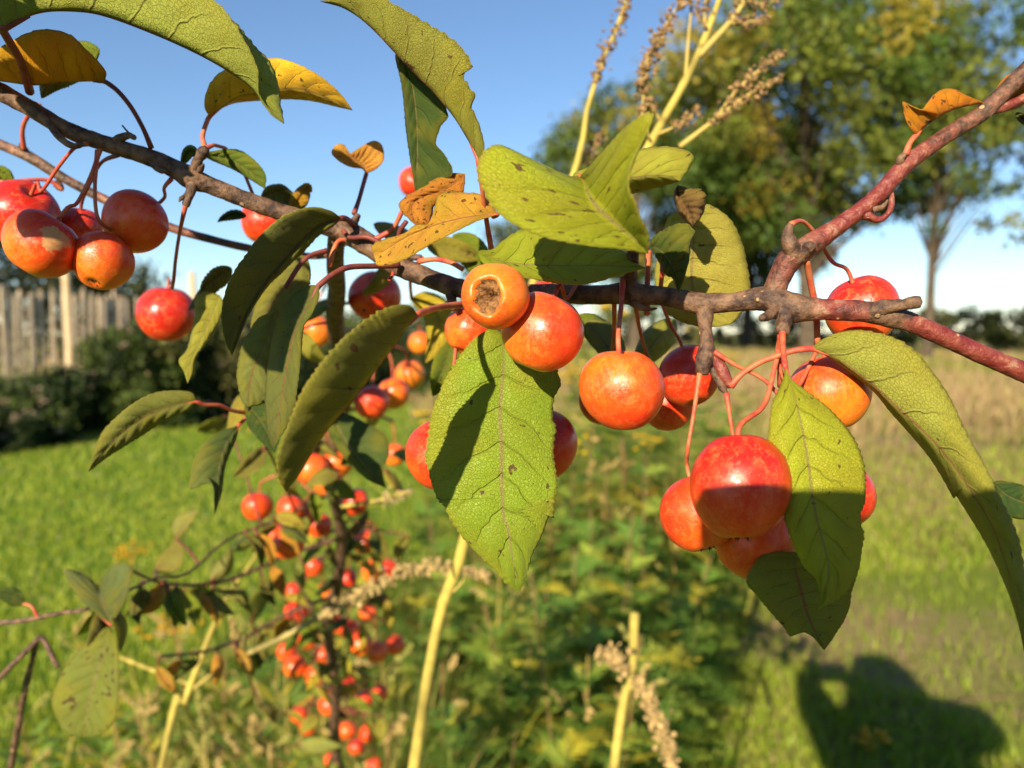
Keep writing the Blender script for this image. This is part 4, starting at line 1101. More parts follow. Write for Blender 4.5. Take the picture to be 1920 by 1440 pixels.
# curled leaf left of it
leaf(ID((782, 590), (764, 612), (738, 650), (700, 700), (660, 752), (622, 795), (590, 840), (562, 888), (537, 921)), [.228, .217, .208, .203],
     ID((770, 574), (748, 571), (720, 578), (690, 595), (650, 628), (618, 660), (590, 695), (568, 728), (552, 762), (540, 795), (527, 830), (518, 865), (522, 900)), ID((762, 604), (735, 640), (698, 688), (650, 742), (612, 786), (575, 840), (548, 890)),
     -.018, .012, (0.15, 0.165, 0.025), .35, True, [(868, 571, .27), (835, 574, .258), (808, 580, .245)], None, label='curled olive leaf with toothed edge beside the hanging leaf', teeth=34, ser=.0012, rows=150, half=9, pet_r=.0011, bulge=.003)
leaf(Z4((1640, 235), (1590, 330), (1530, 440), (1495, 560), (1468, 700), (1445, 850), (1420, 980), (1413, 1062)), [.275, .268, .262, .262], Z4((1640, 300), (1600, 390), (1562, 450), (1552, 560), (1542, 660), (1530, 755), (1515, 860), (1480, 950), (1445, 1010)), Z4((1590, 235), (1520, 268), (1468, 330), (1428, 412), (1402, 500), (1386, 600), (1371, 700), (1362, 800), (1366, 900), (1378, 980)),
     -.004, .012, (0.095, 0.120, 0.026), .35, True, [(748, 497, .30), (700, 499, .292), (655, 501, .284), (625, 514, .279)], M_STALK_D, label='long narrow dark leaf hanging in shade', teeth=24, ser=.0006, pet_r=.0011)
leaf(Z4((1410, 370), (1375, 500), (1320, 620), (1285, 740), (1278, 858)), [.30, .298, .296], Z4((1440, 480), (1420, 620), (1400, 760), (1350, 840)), Z4((1330, 400), (1280, 475), (1240, 560), (1218, 680), (1228, 770), (1248, 835)), .003, .003, (0.15, 0.185, 0.045), .35, True, None, label='green leaf lit in patches behind the long narrow leaf', teeth=18, ser=.0006)
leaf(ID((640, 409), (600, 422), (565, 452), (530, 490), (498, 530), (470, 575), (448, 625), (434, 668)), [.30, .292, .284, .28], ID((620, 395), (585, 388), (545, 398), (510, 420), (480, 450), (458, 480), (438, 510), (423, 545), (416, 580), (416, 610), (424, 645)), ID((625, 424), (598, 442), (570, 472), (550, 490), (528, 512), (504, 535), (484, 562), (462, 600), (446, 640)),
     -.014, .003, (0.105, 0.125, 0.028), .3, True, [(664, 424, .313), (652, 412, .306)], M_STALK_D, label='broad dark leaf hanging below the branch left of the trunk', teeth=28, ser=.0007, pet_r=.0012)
leaf(ID((572, 480), (545, 520), (510, 570), (470, 640)), [.325, .32, .315], 45, 34, 0, .003, (0.17, 0.18, 0.04), .5, True)
leaf(Z4((1130, 285), (1085, 400), (1030, 520), (985, 620), (965, 735)), [.33, .325, .322], Z4((1148, 330), (1122, 420), (1065, 525), (1005, 605), (990, 685)), Z4((1060, 262), (1005, 300), (1000, 400), (965, 555), (920, 620), (948, 680)), 0, .003, (0.28, 0.30, 0.055), .15, False, None, label='pale yellow green leaf beside the hanging dark red apple', teeth=14, ser=.0004)
leaf(Z4((1190, 145), (1120, 190), (1060, 235), (1030, 270)), [.335, .335], 22, 18, 0, 0, (0.20, 0.18, 0.035), .4, False, teeth=10)
leaf(Z4((1008, 830), (940, 840), (840, 870), (740, 910), (640, 980), (550, 1070), (455, 1192)), [.335, .33, .326, .325], Z4((985, 785), (900, 774), (800, 784), (700, 830), (600, 908), (528, 985), (485, 1080)), Z4((980, 870), (930, 892), (840, 935), (740, 1000), (640, 1062), (560, 1112)), -.003, .006, (0.16, 0.185, 0.04), .3, True,
     [(463, 774, .36), (437, 770, .352), (412, 760, .345), (385, 759, .339)], None, label='green leaf held out sideways on a red stalk over the lawn', teeth=20, ser=.0006)
leaf(Z4((1228, 952), (1160, 1060), (1128, 1180), (1112, 1300), (1104, 1412)), [.36, .355, .35], Z4((1215, 1020), (1160, 1160), (1140, 1300)), Z4((1135, 985), (1060, 1035), (1010, 1100), (985, 1180), (978, 1285), (1040, 1225), (1090, 1250)), .006, -.004, (0.075, 0.12, 0.035), .2, False, [(474, 772, .365), (460, 785, .363)], None, label='blue green leaf drooping over the lawn, seen edge on', teeth=12, ser=.0004)
leaf(Z4((1262, 850), (1320, 900), (1370, 980), (1412, 1092)), [.36, .35, .34], 30, 26, 0, 0, DKG, .1, False, label='dark green leaf tip behind the long narrow leaf')
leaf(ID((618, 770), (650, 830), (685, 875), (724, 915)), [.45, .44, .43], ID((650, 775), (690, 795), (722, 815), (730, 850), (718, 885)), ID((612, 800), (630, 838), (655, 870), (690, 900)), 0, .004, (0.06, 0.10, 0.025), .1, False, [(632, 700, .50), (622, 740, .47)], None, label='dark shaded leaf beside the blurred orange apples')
leaf(ID((772, 560), (800, 570), (822, 595), (818, 640), (798, 680)), [.40, .39, .39], 30, 26, 0, .004, (0.42, 0.36, 0.04), .2, False, [(790, 484, .303), (770, 520, .36)], label='yellow leaf hanging behind the branch near the dimpled red apple')
# torn orange-brown leaf
leaf(Z2((912, 1104), (830, 1108), (700, 1130), (550, 1172), (430, 1225), (330, 1290), (275, 1300)), [.275, .27, .268, .27], Z2((885, 1045), (830, 1000), (740, 990), (650, 985), (606, 1010), (592, 1060), (562, 1148), (490, 1158), (430, 1202), (340, 1228), (268, 1260)), Z2((800, 1142), (640, 1220), (500, 1298), (400, 1350), (300, 1366)),
     .003, -.008, (0.58, 0.31, 0.035), .7, True, [(925, 405, .278)], None, label='torn orange brown leaf lying along the branch', teeth=14, ser=.0006, flip_by='R')
leaf(Z2((745, 895), (690, 945), (620, 985), (530, 1010), (470, 1060), (490, 1155)), [.282, .28, .278], Z2((680, 892), (610, 910), (520, 968), (440, 1010), (405, 1060), (440, 1110)), Z2((738, 985), (680, 988), (625, 998), (590, 1060), (560, 1148)), 0, 0, (0.50, 0.18, 0.02), .9, True, None, label='rust brown curled leaf piece with a hole', teeth=8, ser=.0008)
# pair of small orange lobes on a dark stalk
leaf(ID((687, 325), (680, 310), (668, 300), (655, 290)), [.33, .328, .326], ID((706, 316), (720, 298), (716, 272), (700, 264), (678, 275)), ID((676, 314), (662, 314), (640, 305), (622, 288), (630, 272), (645, 272)), -.003, -.004, (0.60, 0.30, 0.07), .2, False, [(664, 400, .312), (672, 378, .318), (680, 350, .325)], M_STALK_D, label='small peach orange leaf with two lobes on a thin stalk', teeth=4, ser=0)
leaf(Z1((1030, 792), (1120, 805), (1230, 850), (1310, 905), (1362, 970)), [.315, .312, .31], Z1((1150, 768), (1240, 775), (1325, 838), (1368, 905)), Z1((1090, 825), (1200, 872), (1290, 925)), -.004, .004, (0.13, 0.20, 0.03), .15, False, None, label='small glossy green leaf above the branch', teeth=14, ser=.0003)
leaf(ID((372, 292), (356, 282), (345, 300), (340, 312)), [.31, .312], 12, 10, 0, 0, GRN2, .1, False, teeth=8, ser=.0003)
leaf(ID((487, 372), (520, 358), (545, 375), (562, 400)), [.335, .335], ID((500, 350), (530, 346), (555, 370)), ID((495, 385), (520, 395), (545, 405)), 0, 0, (0.17, 0.15, 0.025), .4, True)
leaf(ID((545, 398), (560, 375), (575, 352), (585, 360)), [.33, .33], 16, 18, 0, 0, (0.40, 0.25, 0.03), .5, False)
leaf(ID((462, 405), (440, 402), (420, 408), (408, 416)), [.34, .34], 10, 9, 0, 0, DKG, .1, False, teeth=8)
leaf(ID((-30, 330), (5, 325), (28, 346)), [.35, .35], 14, 14, 0, 0, GRN, .1, False, [(118, 356, .36), (90, 338, .357), (50, 338, .353), (10, 342, .35)])
# right cluster
leaf(Z6((690, 640), (715, 720), (745, 820), (775, 960), (803, 1110), (825, 1280), (848, 1410)) + Z9((872, 230), (900, 330), (915, 440), (885, 560), (860, 624)), [.232, .226, .221, .22],
     Z6((705, 700), (790, 768), (900, 850), (990, 942), (1052, 1030), (1092, 1130), (1106, 1240), (1100, 1350)) + Z9((1080, 130), (1082, 190), (1097, 240), (1086, 320), (1064, 440), (1005, 535), (925, 590)),
     Z6((688, 690), (658, 770), (622, 850), (610, 955), (600, 1080), (614, 1200), (650, 1300), (680, 1400)) + Z9((700, 200), (740, 310), (785, 400), (850, 472), (872, 560)), .003, .003, (0.28, 0.33, 0.025), .42, False, [(1467, 622, .245), (1468, 650, .24)], None,
     label='light green leaf hanging over the red apples, lower half shaded', teeth=40, ser=.0006, rows=170, half=11, bulge=.002)
leaf(Z9((730, 330), (745, 420), (770, 520), (805, 650), (845, 740), (892, 832)), [.245, .243, .242], Z9((900, 330), (1040, 360), (1060, 440), (1032, 540), (1024, 605), (1000, 672), (962, 732), (925, 790)), Z9((580, 340), (490, 470), (540, 545), (600, 622), (678, 708), (716, 762), (765, 735), (828, 760), (868, 805)), .002, .001, (0.20, 0.235, 0.03), .4, True, None,
     label='shaded green leaf under the apples with a bitten tip', teeth=30, ser=.0006)
leaf(Z6((832, 558), (950, 606), (1080, 696), (1190, 790), (1320, 910), (1450, 1030), (1560, 1160), (1650, 1290)) + Z9((1760, 200), (1840, 420), (1890, 620), (1922, 840)), [.245, .238, .228, .22, .216],
     Z6((865, 522), (950, 482), (1050, 464), (1150, 474), (1270, 510), (1375, 578), (1430, 650), (1500, 742), (1560, 850), (1620, 980), (1680, 1090), (1740, 1200), (1800, 1330)) + Z9((1845, 140), (1895, 270), (1925, 450), (1935, 640)),
     Z6((930, 612), (1050, 700), (1150, 782), (1230, 880), (1330, 992), (1430, 1112), (1500, 1222), (1560, 1330)) + Z9((1550, 10), (1650, 160), (1735, 305), (1805, 455), (1862, 600), (1902, 740)), -.002, .014, (0.27, 0.30, 0.05), .4, True,
     [(1370, 725, .253), (1390, 702, .252), (1424, 680, .25), (1455, 668, .248), (1490, 657, .246)], None, label='long arching leaf with red midrib on the right, veined underside showing', teeth=40, ser=.0007, rows=180, half=10, pet_r=.0010, bulge=.003)
leaf(ID((1862, 905), (1890, 930), (1930, 945), (1980, 950)), [.30, .30], 30, 34, 0, 0, (0.045, 0.10, 0.03), .2, False, label='dark green leaf just behind the long arching leaf')
# lower left, out of focus
leaf(Z7((555, 712), (532, 850), (492, 980), (455, 1130), (430, 1282)), [.46, .45, .45], Z7((600, 800), (616, 950), (612, 1100), (590, 1200), (520, 1270)), Z7((480, 760), (390, 850), (320, 950), (280, 1040), (268, 1110), (300, 1200), (340, 1265)), -.006, .002, (0.15, 0.19, 0.04), .75, False, label='blotched green leaf hanging low at the left')
leaf(Z7((568, 702), (535, 610), (505, 500)), [.455, .462, .47], Z7((500, 650), (400, 560), (325, 420), (430, 445)), Z7((640, 600), (668, 500), (680, 400), (600, 388), (545, 440)), .0, .0, (0.10, 0.14, 0.05), .3, False, [(175, 1140, .46)], None, label='folded grey green leaf above the blotched leaf', flip_by='R')
leaf(Z7((760, 600), (740, 560), (700, 620), (715, 700)), [.5, .5], 14, 16, 0, 0, (0.10, 0.11, 0.03), .8, True)
leaf(ID((45, 1132), (20, 1118), (-10, 1112)), [.46, .46], 16, 18, 0, 0, DKG, .1, False, [(72, 1160, .46), (60, 1138, .46)])
limb('twig', [(-40, 1170, .46, 10, .2), (40, 1164, .46, 9, .2), (110, 1150, .46, 8, .2), (175, 1138, .46, 7, .2), (290, 1085, .52, 5, .2), (350, 1075, .56, 5, .2), (430, 1010, .62, 5, .2), (520, 975, .66, 5, .2), (632, 920, .70, 8, .1)], bump=.08, seed=41, label='thin dark twig crossing the lower left')
limb('twig', [(-30, 1300, .5, 10, 0), (30, 1240, .5, 10, 0), (74, 1196, .5, 10, 0)], bump=.08, seed=42)
limb('twig', [(20, 1440, .55, 12, .1), (42, 1320, .53, 11, .1), (60, 1240, .51, 10, .1), (76, 1195, .5, 10, 0), (108, 1250, .49, 9, 0)], bump=.08, seed=43, label='black bent twig at the lower left')

# out-of-view twig and leaves, added above left to shade the branch
limb('twig', [(-60, 140, .292, 26, .1), (-220, -40, .24, 22, .1), (-420, -300, .19, 24, .1), (-700, -700, .16, 20, .1)], bump=.05, seed=44)
for m_, d_, w_ in (([(-160, -90), (-380, -190), (-640, -300)], (.205, .2, .2), 85), ([(-420, -300), (-500, -120), (-360, 190)], (.15, .14, .14), 230), ([(-560, -520), (-760, -330), (-980, -120)], (.17, .165, .16), 220),
                   ([(-300, -150), (-200, -230), (80, -300)], (.22, .215, .21), 130)):
    leaf(m_, d_, float(w_), float(w_ * .8), .004, .006, GRN, .3, False, [(m_[0][0] - 40, m_[0][1] - 40, d_[0] + .012)], None)
# hidden stalk arcs around the trunk fork
for pts, mt in (([(640, 425, .313), (655, 445, .308), (690, 445, .305), (725, 462, .305)], M_STALK_D), ([(612, 470, .31), (580, 480, .305), (560, 500, .303), (535, 540, .30)], M_STALK_D),
                ([(700, 450, .312), (735, 430, .31), (755, 395, .306)], M_STALK), ([(785, 490, .303), (815, 486, .30), (845, 492, .297), (868, 505, .295)], M_STALK),
                ([(680, 455, .315), (640, 450, .312), (625, 470, .31), (618, 500, .31)], M_STALK), ([(45, 280, .357), (42, 245, .352), (52, 218, .348), (75, 196, .345)], M_STALK),
                ([(1213, 590, .272), (1214, 530, .272), (1216, 470, .27)], M_STALK), ([(755, 480, .305), (748, 440, .303), (762, 415, .30)], M_STALK_D)):
    p = P(pts)
    o = tube('leaf_stalk', p, [.0012] + [.001] * (len(p) - 1), mt, troot, sides=7, n=22)

# ------------------------------------------------------------------ apples
def apple_mesh(seed, kind='plain'):
    r = np.random.default_rng(seed)
    R0 = 0.014
    nu, nv = 44, 34
    V = np.zeros((nv, nu, 3)); FM = []
    ph = r.uniform(0, 6.28, 5)
    for i in range(nv):
        f = math.pi * i / (nv - 1)
        th = np.linspace(0, 2 * np.pi, nu, endpoint=False)
        s, c = math.sin(f), math.cos(f)
        rr = s * (1 + 0.012 * np.cos(5 * th + ph[0]) * s + 0.02 * np.cos(2 * th + ph[1]) + 0.012 * np.cos(3 * th + ph[2])) * (1 + 0.05 * c)
        z = 0.98 * c + 0 * th
        z = z - 0.26 * np.exp(-(s / .22) ** 2) * (c > 0) + 0.13 * np.exp(-(s / .22) ** 2) * (c < 0)
        if kind == 'rot' and c < 0:
            edge = 0.47 + 0.07 * np.cos(2 * th + .6) + 0.03 * np.cos(5 * th + ph[3]) + r.normal(0, .008, nu)
            k = 1 / (1 + np.exp((s - edge) / 0.03))
            z = z + k * (0.30 + 0.35 * np.exp(-(s / .2) ** 2) + r.normal(0, .035, nu))
        z = z + 0.05 * rr * np.cos(th + ph[4])
        V[i] = np.stack([rr * np.cos(th), rr * np.sin(th), z], 1) * R0
    F = []
    for i in range(nv - 1):
        for j in range(nu):
            j2 = (j + 1) % nu
            F.append((i * nu + j, (i + 1) * nu + j, (i + 1) * nu + j2, i * nu + j2))
            s = math.sin(math.pi * (i + .5) / (nv - 1)); th = j / nu * 6.283
            FM.append(1 if (kind == 'rot' and i > nv / 2 and s < 0.47 + 0.07 * math.cos(2 * th + .6)) else 0)
    me = bpy.data.meshes.new('fruit')
    me.from_pydata([tuple(v) for v in V.reshape(-1, 3)], [], F)
    me.materials.append(M_APPLE); me.materials.append(M_ROT)
    me.polygons.foreach_set('use_smooth', np.ones(len(me.polygons), bool))
    me.polygons.foreach_set('material_index', np.asarray(FM, np.int32))
    me.update()
    return me

def calyx_mesh():
    g = Geo(); r = np.random.default_rng(5)
    for k in range(5):
        a = k * 2 * math.pi / 5
        d = np.array((math.cos(a), math.sin(a), 0)); q = np.array((-d[1], d[0], 0))
        b = np.array((0, 0, -0.0108))
        g.add([b + d * .0006 + q * .0011, b + d * .0006 - q * .0011, b + d * .0024 - q * .0006 - (0, 0, .0012), b + d * .0030 - (0, 0, .0030), b + d * .0024 + q * .0006 - (0, 0, .0012)], [(0, 1, 2, 3, 4)])
    V, F = dome((0, 0, -0.0112), .0019); g.add(V, F)
    me = bpy.data.meshes.new('calyx'); me.from_pydata([tuple(v) for v in np.vstack(g.V)], [], g.F); me.materials.append(M_CALYX); me.update()
    return me
A_ME = [apple_mesh(s) for s in range(6)]
A_ROT = apple_mesh(20, 'rot')
C_ME = calyx_mesh()

AP = [0]
def apple(x, y, rpx, stalk, red, label, size=1.0, axis=None, calyx=True, mesh=None, group=None, cheek=(0.75, 0.8), scar=0.0, oblate=1.0, smat=None, depth=None, srad=.0007, roll=None):
    """x, y, rpx: pixel centre and radius; stalk: list of (x, y, depth); distance follows from the fruit's size"""
    AP[0] += 1
    R0 = 0.014 * size
    d = depth or R0 * FPX / rpx
    R0 = rpx * d / FPX
    c = P([(x, y, d)])[0]
    root = empty('crab_apple', tuple(c - np.array((0, 0, R0))))
    tag(root, label, 'apple', group)
    if axis is None:
        s = P(stalk)[-1] if stalk else c + np.array((0, 0, 1))
        ax = s - c
        ax = ax / np.linalg.norm(ax) * 0.75 + np.array((0, 0, .35)) + np.array((0, .12, 0))
    else:
        ax = axis[0] * _R + axis[1] * _U + axis[2] * _F
    ax = Vector(ax).normalized()
    vy = Vector(c - _C).normalized(); vy = (vy - ax * vy.dot(ax)).normalized()
    q = Matrix((vy.cross(ax), vy, ax)).transposed().to_quaternion()
    o = bpy.data.objects.new('fruit', mesh or A_ME[AP[0] % 6]); COL.objects.link(o); o.parent = root
    o.location = (0, 0, R0)
    rl = roll if roll is not None else (AP[0] * 2.1)
    o.rotation_mode = 'QUATERNION'
    o.rotation_quaternion = q @ Quaternion((0, 0, 1), rl)
    sc = R0 / 0.014
    o.scale = (sc, sc, sc * oblate)
    o.color = (red, cheek[0], cheek[1], 1.0 - scar)
    if calyx:
        k = bpy.data.objects.new('calyx', C_ME); COL.objects.link(k); k.parent = root
        k.location = o.location; k.rotation_mode = 'QUATERNION'; k.rotation_quaternion = o.rotation_quaternion; k.scale = o.scale
    if stalk:
        end = c + np.array(ax) * R0 * 0.60
        near = c + np.array(ax) * R0 * 1.25
        pts = np.vstack([P(stalk), [near], [end]])
        # drop stalk points that fall inside the fruit
        keep = [i for i in range(len(pts)) if i >= len(pts) - 2 or np.linalg.norm(pts[i] - c) > R0 * 1.3]
        pts = pts[keep]
        tube('stalk', pts, [srad * 1.4] + [srad] * (len(pts) - 2) + [srad * 1.15], smat or M_STALK, root, sides=8, n=26)
    return root

S = lambda dep, *p: [(x, y, dep[0] + (dep[-1] - dep[0]) * i / max(1, len(p) - 1)) for i, (x, y) in enumerate(p)]
# left bunch
apple(40, 402, 64, S((.292, .30), (163, 270), (140, 277), (108, 315), (78, 358)), .75, 'red apple partly hidden behind the scarred apple', 1.05, cheek=(.6, .95), calyx=False, depth=.315)
apple(77, 458, 67, S((.292, .285), (188, 280), (172, 325), (145, 380), (126, 412)), .55, 'orange red apple with a tan russet scar', 1.32 * .9, axis=(.45, .75, .12), scar=.9, oblate=.92, cheek=(.7, .9), roll=.25, depth=.283)
apple(148, 428, 40, S((.296, .33), (222, 290), (190, 305), (168, 345), (152, 385)), .72, 'small red apple behind the scarred apple', .95, cheek=(.6, .9), calyx=False, smat=M_STALK_D, depth=.335)
apple(192, 490, 54, S((.292, .285), (183, 282), (178, 350), (184, 410), (188, 440)), .52, 'orange apple with open dark calyx in the left bunch', 1.08, axis=(.05, .72, .42), cheek=(.6, .9), depth=.292)
apple(253, 417, 60, S((.298, .30), (322, 335), (308, 352), (290, 376)), .62, 'smooth red apple right of the calyx apple', 1.2, axis=(.45, .62, .4), cheek=(.3, .9), oblate=.95, depth=.305)
apple(312, 589, 53, S((.295, .33), (348, 385), (338, 430), (330, 480), (323, 540)), .85, 'dark red apple hanging alone on a long stalk', 1.18, axis=(.1, .8, -.1), cheek=(.5, .6))
apple(497, 415, 44, S((.296, .33), (388, 277), (405, 272), (432, 285), (460, 330), (484, 385)), .55, 'red apple tucked behind the broad dark leaf', 1.0, cheek=(.7, .9), calyx=False)
apple(778, 342, 30, S((.40, .42), (800, 430), (806, 360), (790, 318)), .45, 'orange apple peeping out behind the dark hanging leaf', .9, calyx=False)
# centre
apple(702, 556, 48, S((.308, .31), (742, 496), (738, 512), (730, 525)), .82, 'glossy crimson apple with small dimple above the curled leaf', 1.05, axis=(.30, .55, .52), cheek=(.5, .7))
apple(928, 555, 63, S((.285, .27), (930, 530), (950, 520)), .20, 'orange apple with a rotted brown hole', .80, axis=(.25, .12, .92), calyx=False, mesh=A_ROT, cheek=(.7, .4), depth=.243, roll=.4)
apple(1016, 623, 77, S((.282, .268), (1092, 515), (1080, 535), (1062, 560)), .24, 'big glossy orange apple below the rotted apple', 1.0, axis=(.32, .85, .05), cheek=(.15, .65), depth=.256, calyx=False, roll=2.2)
apple(880, 620, 47, S((.29, .31), (940, 560), (915, 570)), .55, 'red orange apple behind the top of the hanging leaf', 1.0, depth=.305, calyx=False)
apple(1022, 560, 34, S((.285, .30), (1055, 540), (1045, 535)), .45, 'small orange apple mostly hidden behind the branch', .9, depth=.31, calyx=False)
apple(1166, 731, 79, S((.268, .258), (1168, 522), (1165, 570), (1160, 640)), .45, 'round mottled orange apple hanging clear of the leaves', 1.0, axis=(-.08, .93, -.12), cheek=(.6, .25), depth=.252, calyx=False, srad=.00085, roll=0.5)
apple(1292, 705, 58, S((.275, .30), (1242, 500), (1240, 560), (1258, 610), (1274, 655)), .80, 'shaded red apple behind the downward spur', 1.1, cheek=(.5, .7), depth=.295, calyx=False)
apple(1252, 760, 50, S((.275, .31), (1190, 560), (1200, 620), (1214, 668), (1230, 700)), .82, 'shaded red apple low behind the mottled apple', 1.0, depth=.315, calyx=False)
apple(1128, 755, 43, S((.275, .32), (1152, 560), (1150, 640), (1140, 700)), .84, 'dark red apple almost hidden left of the mottled apple', 1.0, depth=.325, calyx=False)
apple(826, 853, 66, S((.30, .31), (860, 575), (850, 700), (838, 780)), .72, 'dark red apple showing left of the hanging leaf', 1.1, depth=.318)
apple(1012, 835, 70, S((.29, .30), (1000, 560), (1015, 650), (1015, 760)), .80, 'dark red apple showing right of the hanging leaf', 1.1, depth=.318)
# right bunch
apple(1387, 912, 91, S((.253, .235), (1466, 622), (1452, 690), (1432, 760), (1414, 815)), .74, 'large red apple at the front of the right bunch', 1.05, axis=(.06, .90, .22), cheek=(.5, .95), depth=.228, oblate=1.14, srad=.00085)
apple(1310, 962, 73, S((.254, .25), (1312, 700), (1300, 780), (1290, 840), (1287, 885)), .36, 'pale orange apple left of the large red apple', 1.0, axis=(-.15, .85, .30), cheek=(.1, .6), depth=.252)
apple(1415, 1016, 73, S((.253, .25), (1362, 737), (1370, 790), (1380, 850), (1395, 930)), .35, 'shaded orange apple below the large red apple', 1.0, depth=.258, cheek=(.3, .4))
apple(1574, 927, 65, S((.25, .26), (1462, 625), (1465, 700), (1510, 780), (1555, 850)), .72, 'red apple sliver behind the light green leaf', 1.0, depth=.268, calyx=False)
apple(1555, 737, 74, S((.253, .25), (1340, 660), (1380, 685), (1430, 710), (1470, 745), (1500, 720), (1535, 690)), .30, 'orange apple behind the top of the light green leaf', 1.0, axis=(-.1, .9, .15), cheek=(.4, .8), depth=.262, calyx=False)
apple(1616, 583, 66, S((.248, .27), (1483, 420), (1505, 415), (1530, 440), (1560, 490), (1590, 538)), .62, 'red topped apple behind the cut stub', 1.0, axis=(-.35, .85, -.1), cheek=(.5, .95), depth=.275, calyx=False)
tube('leaf_stalk', P([(1512, 485, .25), (1520, 530, .256), (1530, 580, .26), (1533, 645, .262)]), .0011, M_STALK, troot, sides=7, n=16)
tube('leaf_stalk', P([(1462, 624, .246), (1462, 660, .25), (1462, 725, .258)]), .0008, M_STALK, troot, sides=7, n=12)

# fruit further down the trunk
def trunk_at(y):
    a = np.asarray(trunk_path); return (np.interp(y, a[:, 1], a[:, 0]), np.interp(y, a[:, 1], a[:, 2]))
groups = {'up': 'blurred apples beside the upper trunk', 'mid': 'blurred apples along the middle of the trunk', 'low': 'small blurred apples low on the trunk'}
clusters = [('up', (715, 640), [(697, 755, 32, .85), (738, 738, 30, .3), (768, 703, 28, .12)]), ('up', (605, 545), [(592, 622, 30, .1)]), ('up', (770, 590), [(788, 643, 22, .3)]),
            ('mid', (610, 810), [(585, 880, 31, .6), (632, 868, 30, .3), (615, 905, 27, .45)]), ('mid', (520, 890), [(482, 950, 28, .75)]),
            ('mid', (610, 915), [(570, 965, 24, .8), (540, 1020, 30, .7), (665, 942, 26, .9)]), ('up', (735, 790), [(740, 853, 22, .3)]),
            ('mid', (685, 965), [(685, 1017, 23, .7), (700, 1070, 22, .35), (727, 1068, 19, .8), (652, 1085, 18, .9)]),
            ('low', (575, 1065), [(549, 1107, 15, .85), (555, 1146, 22, .9), (610, 1110, 18, .15), (576, 1198, 20, .7)]),
            ('low', (700, 1155), [(675, 1208, 22, .55), (707, 1223, 20, .4), (740, 1210, 19, .5)]), ('low', (590, 1195), [(553, 1250, 21, .5), (592, 1266, 21, .55), (660, 1282, 18, .9)]),
            ('low', (630, 1270), [(616, 1322, 20, .6)]), ('low', (660, 1325), [(650, 1370, 17, .6), (690, 1375, 17, .85), (702, 1434, 14, .8), (622, 1425, 14, .6), (668, 1400, 15, .85)]),
            ('mid', (560, 900), [(545, 955, 25, .7), (598, 985, 24, .8), (515, 1000, 22, .5)]), ('low', (660, 1120), [(655, 1180, 19, .8), (690, 1150, 17, .4)]), ('low', (560, 1160), [(538, 1222, 19, .75), (606, 1228, 18, .35)]),
            ('low', (690, 1270), [(682, 1312, 17, .8), (712, 1300, 16, .5)]), ('low', (590, 1310), [(578, 1362, 17, .8), (560, 1340, 16, .6)]), ('mid', (600, 1020), [(588, 1062, 20, .8)]), ('low', (640, 1130), [(632, 1170, 18, .4)])]
for gk, node, fr in clusters:
    dn = float(np.mean([20.2 / f[2] for f in fr]))
    tx, td = trunk_at(node[1] - 20)
    limb('twig', [(tx, node[1] - 20, td, 8, .2), ((tx + node[0]) / 2, node[1] - 22, (td + dn) / 2, 7, .3), (node[0], node[1], dn, 6, .3)], sides=7, n=10, bump=.1)
    for (x, y, r_, red) in fr:
        red = red * .72
        tone = 'orange' if red < .4 else ('red' if red < .62 else 'dark red')
        where = {'up': 'beside the upper trunk', 'mid': 'on the middle of the trunk', 'low': 'low on the trunk'}[gk]
        apple(x, y, r_, [(node[0], node[1], dn), ((node[0] + x) / 2 + (x - node[0]) * .25, (node[1] + y) / 2 - r_ * .6, dn * .5 + 10.1 / r_)], red,
              f'blurred {tone} apple hanging {where}', 1.0, group=f'{tone} apples hanging {where}', depth=20.2 / r_, cheek=(.6, .7), srad=.0009)

# leaves further down, smaller and softer
rl = np.random.default_rng(77)
low_leaves = [(655, 1040, 700, 1075, .82, (.42, .36, .03)), (600, 1010, 560, 1060, .78, GRN), (330, 1010, 372, 950, .62, (.26, .28, .08)), (395, 1090, 430, 1020, .62, (.26, .29, .09)), (470, 1165, 520, 1085, .75, (.12, .17, .03)),
              (290, 1070, 330, 1000, .66, (.2, .2, .05)), (640, 1230, 645, 1262, .92, (.42, .40, .03)), (560, 1400, 640, 1390, 1.0, (.25, .30, .08)), (520, 985, 470, 1030, .72, (.15, .19, .03)), (700, 990, 712, 1040, .74, DKG),
              (690, 960, 640, 1010, .78, (.07, .11, .03)), (560, 930, 520, 880, .66, YGR), (660, 830, 640, 760, .6, (.2, .26, .04)), (600, 760, 560, 800, .55, GRN), (500, 840, 450, 880, .5, (.2, .2, .05)), (560, 1090, 600, 1140, .9, GRN),
              (690, 1120, 740, 1150, .95, OLV), (585, 1160, 540, 1190, .95, GRN2), (650, 1320, 700, 1345, 1.0, GRN), (600, 1340, 560, 1370, 1.0, YGR), (720, 880, 760, 930, .68, YEL), (450, 740, 440, 780, .42, (.33, .30, .05)), (645, 690, 690, 680, .55, (.25, .28, .05)),
              (800, 460, 850, 470, .36, (.25, .24, .04)), (850, 440, 880, 480, .36, GRN), (700, 420, 760, 440, .37, (.22, .2, .03)), (850, 640, 830, 690, .38, GRN), (1100, 600, 1140, 660, .33, (.22, .24, .06)), (620, 560, 585, 580, .45, GRN), (1265, 600, 1230, 640, .33, (.26, .28, .06)), (1085, 590, 1120, 640, .34, GRN),
              (740, 470, 700, 520, .40, (.30, .27, .04)), (560, 620, 600, 660, .5, (.32, .32, .05)), (600, 680, 640, 720, .52, GRN), (430, 500, 400, 530, .36, OLV)]
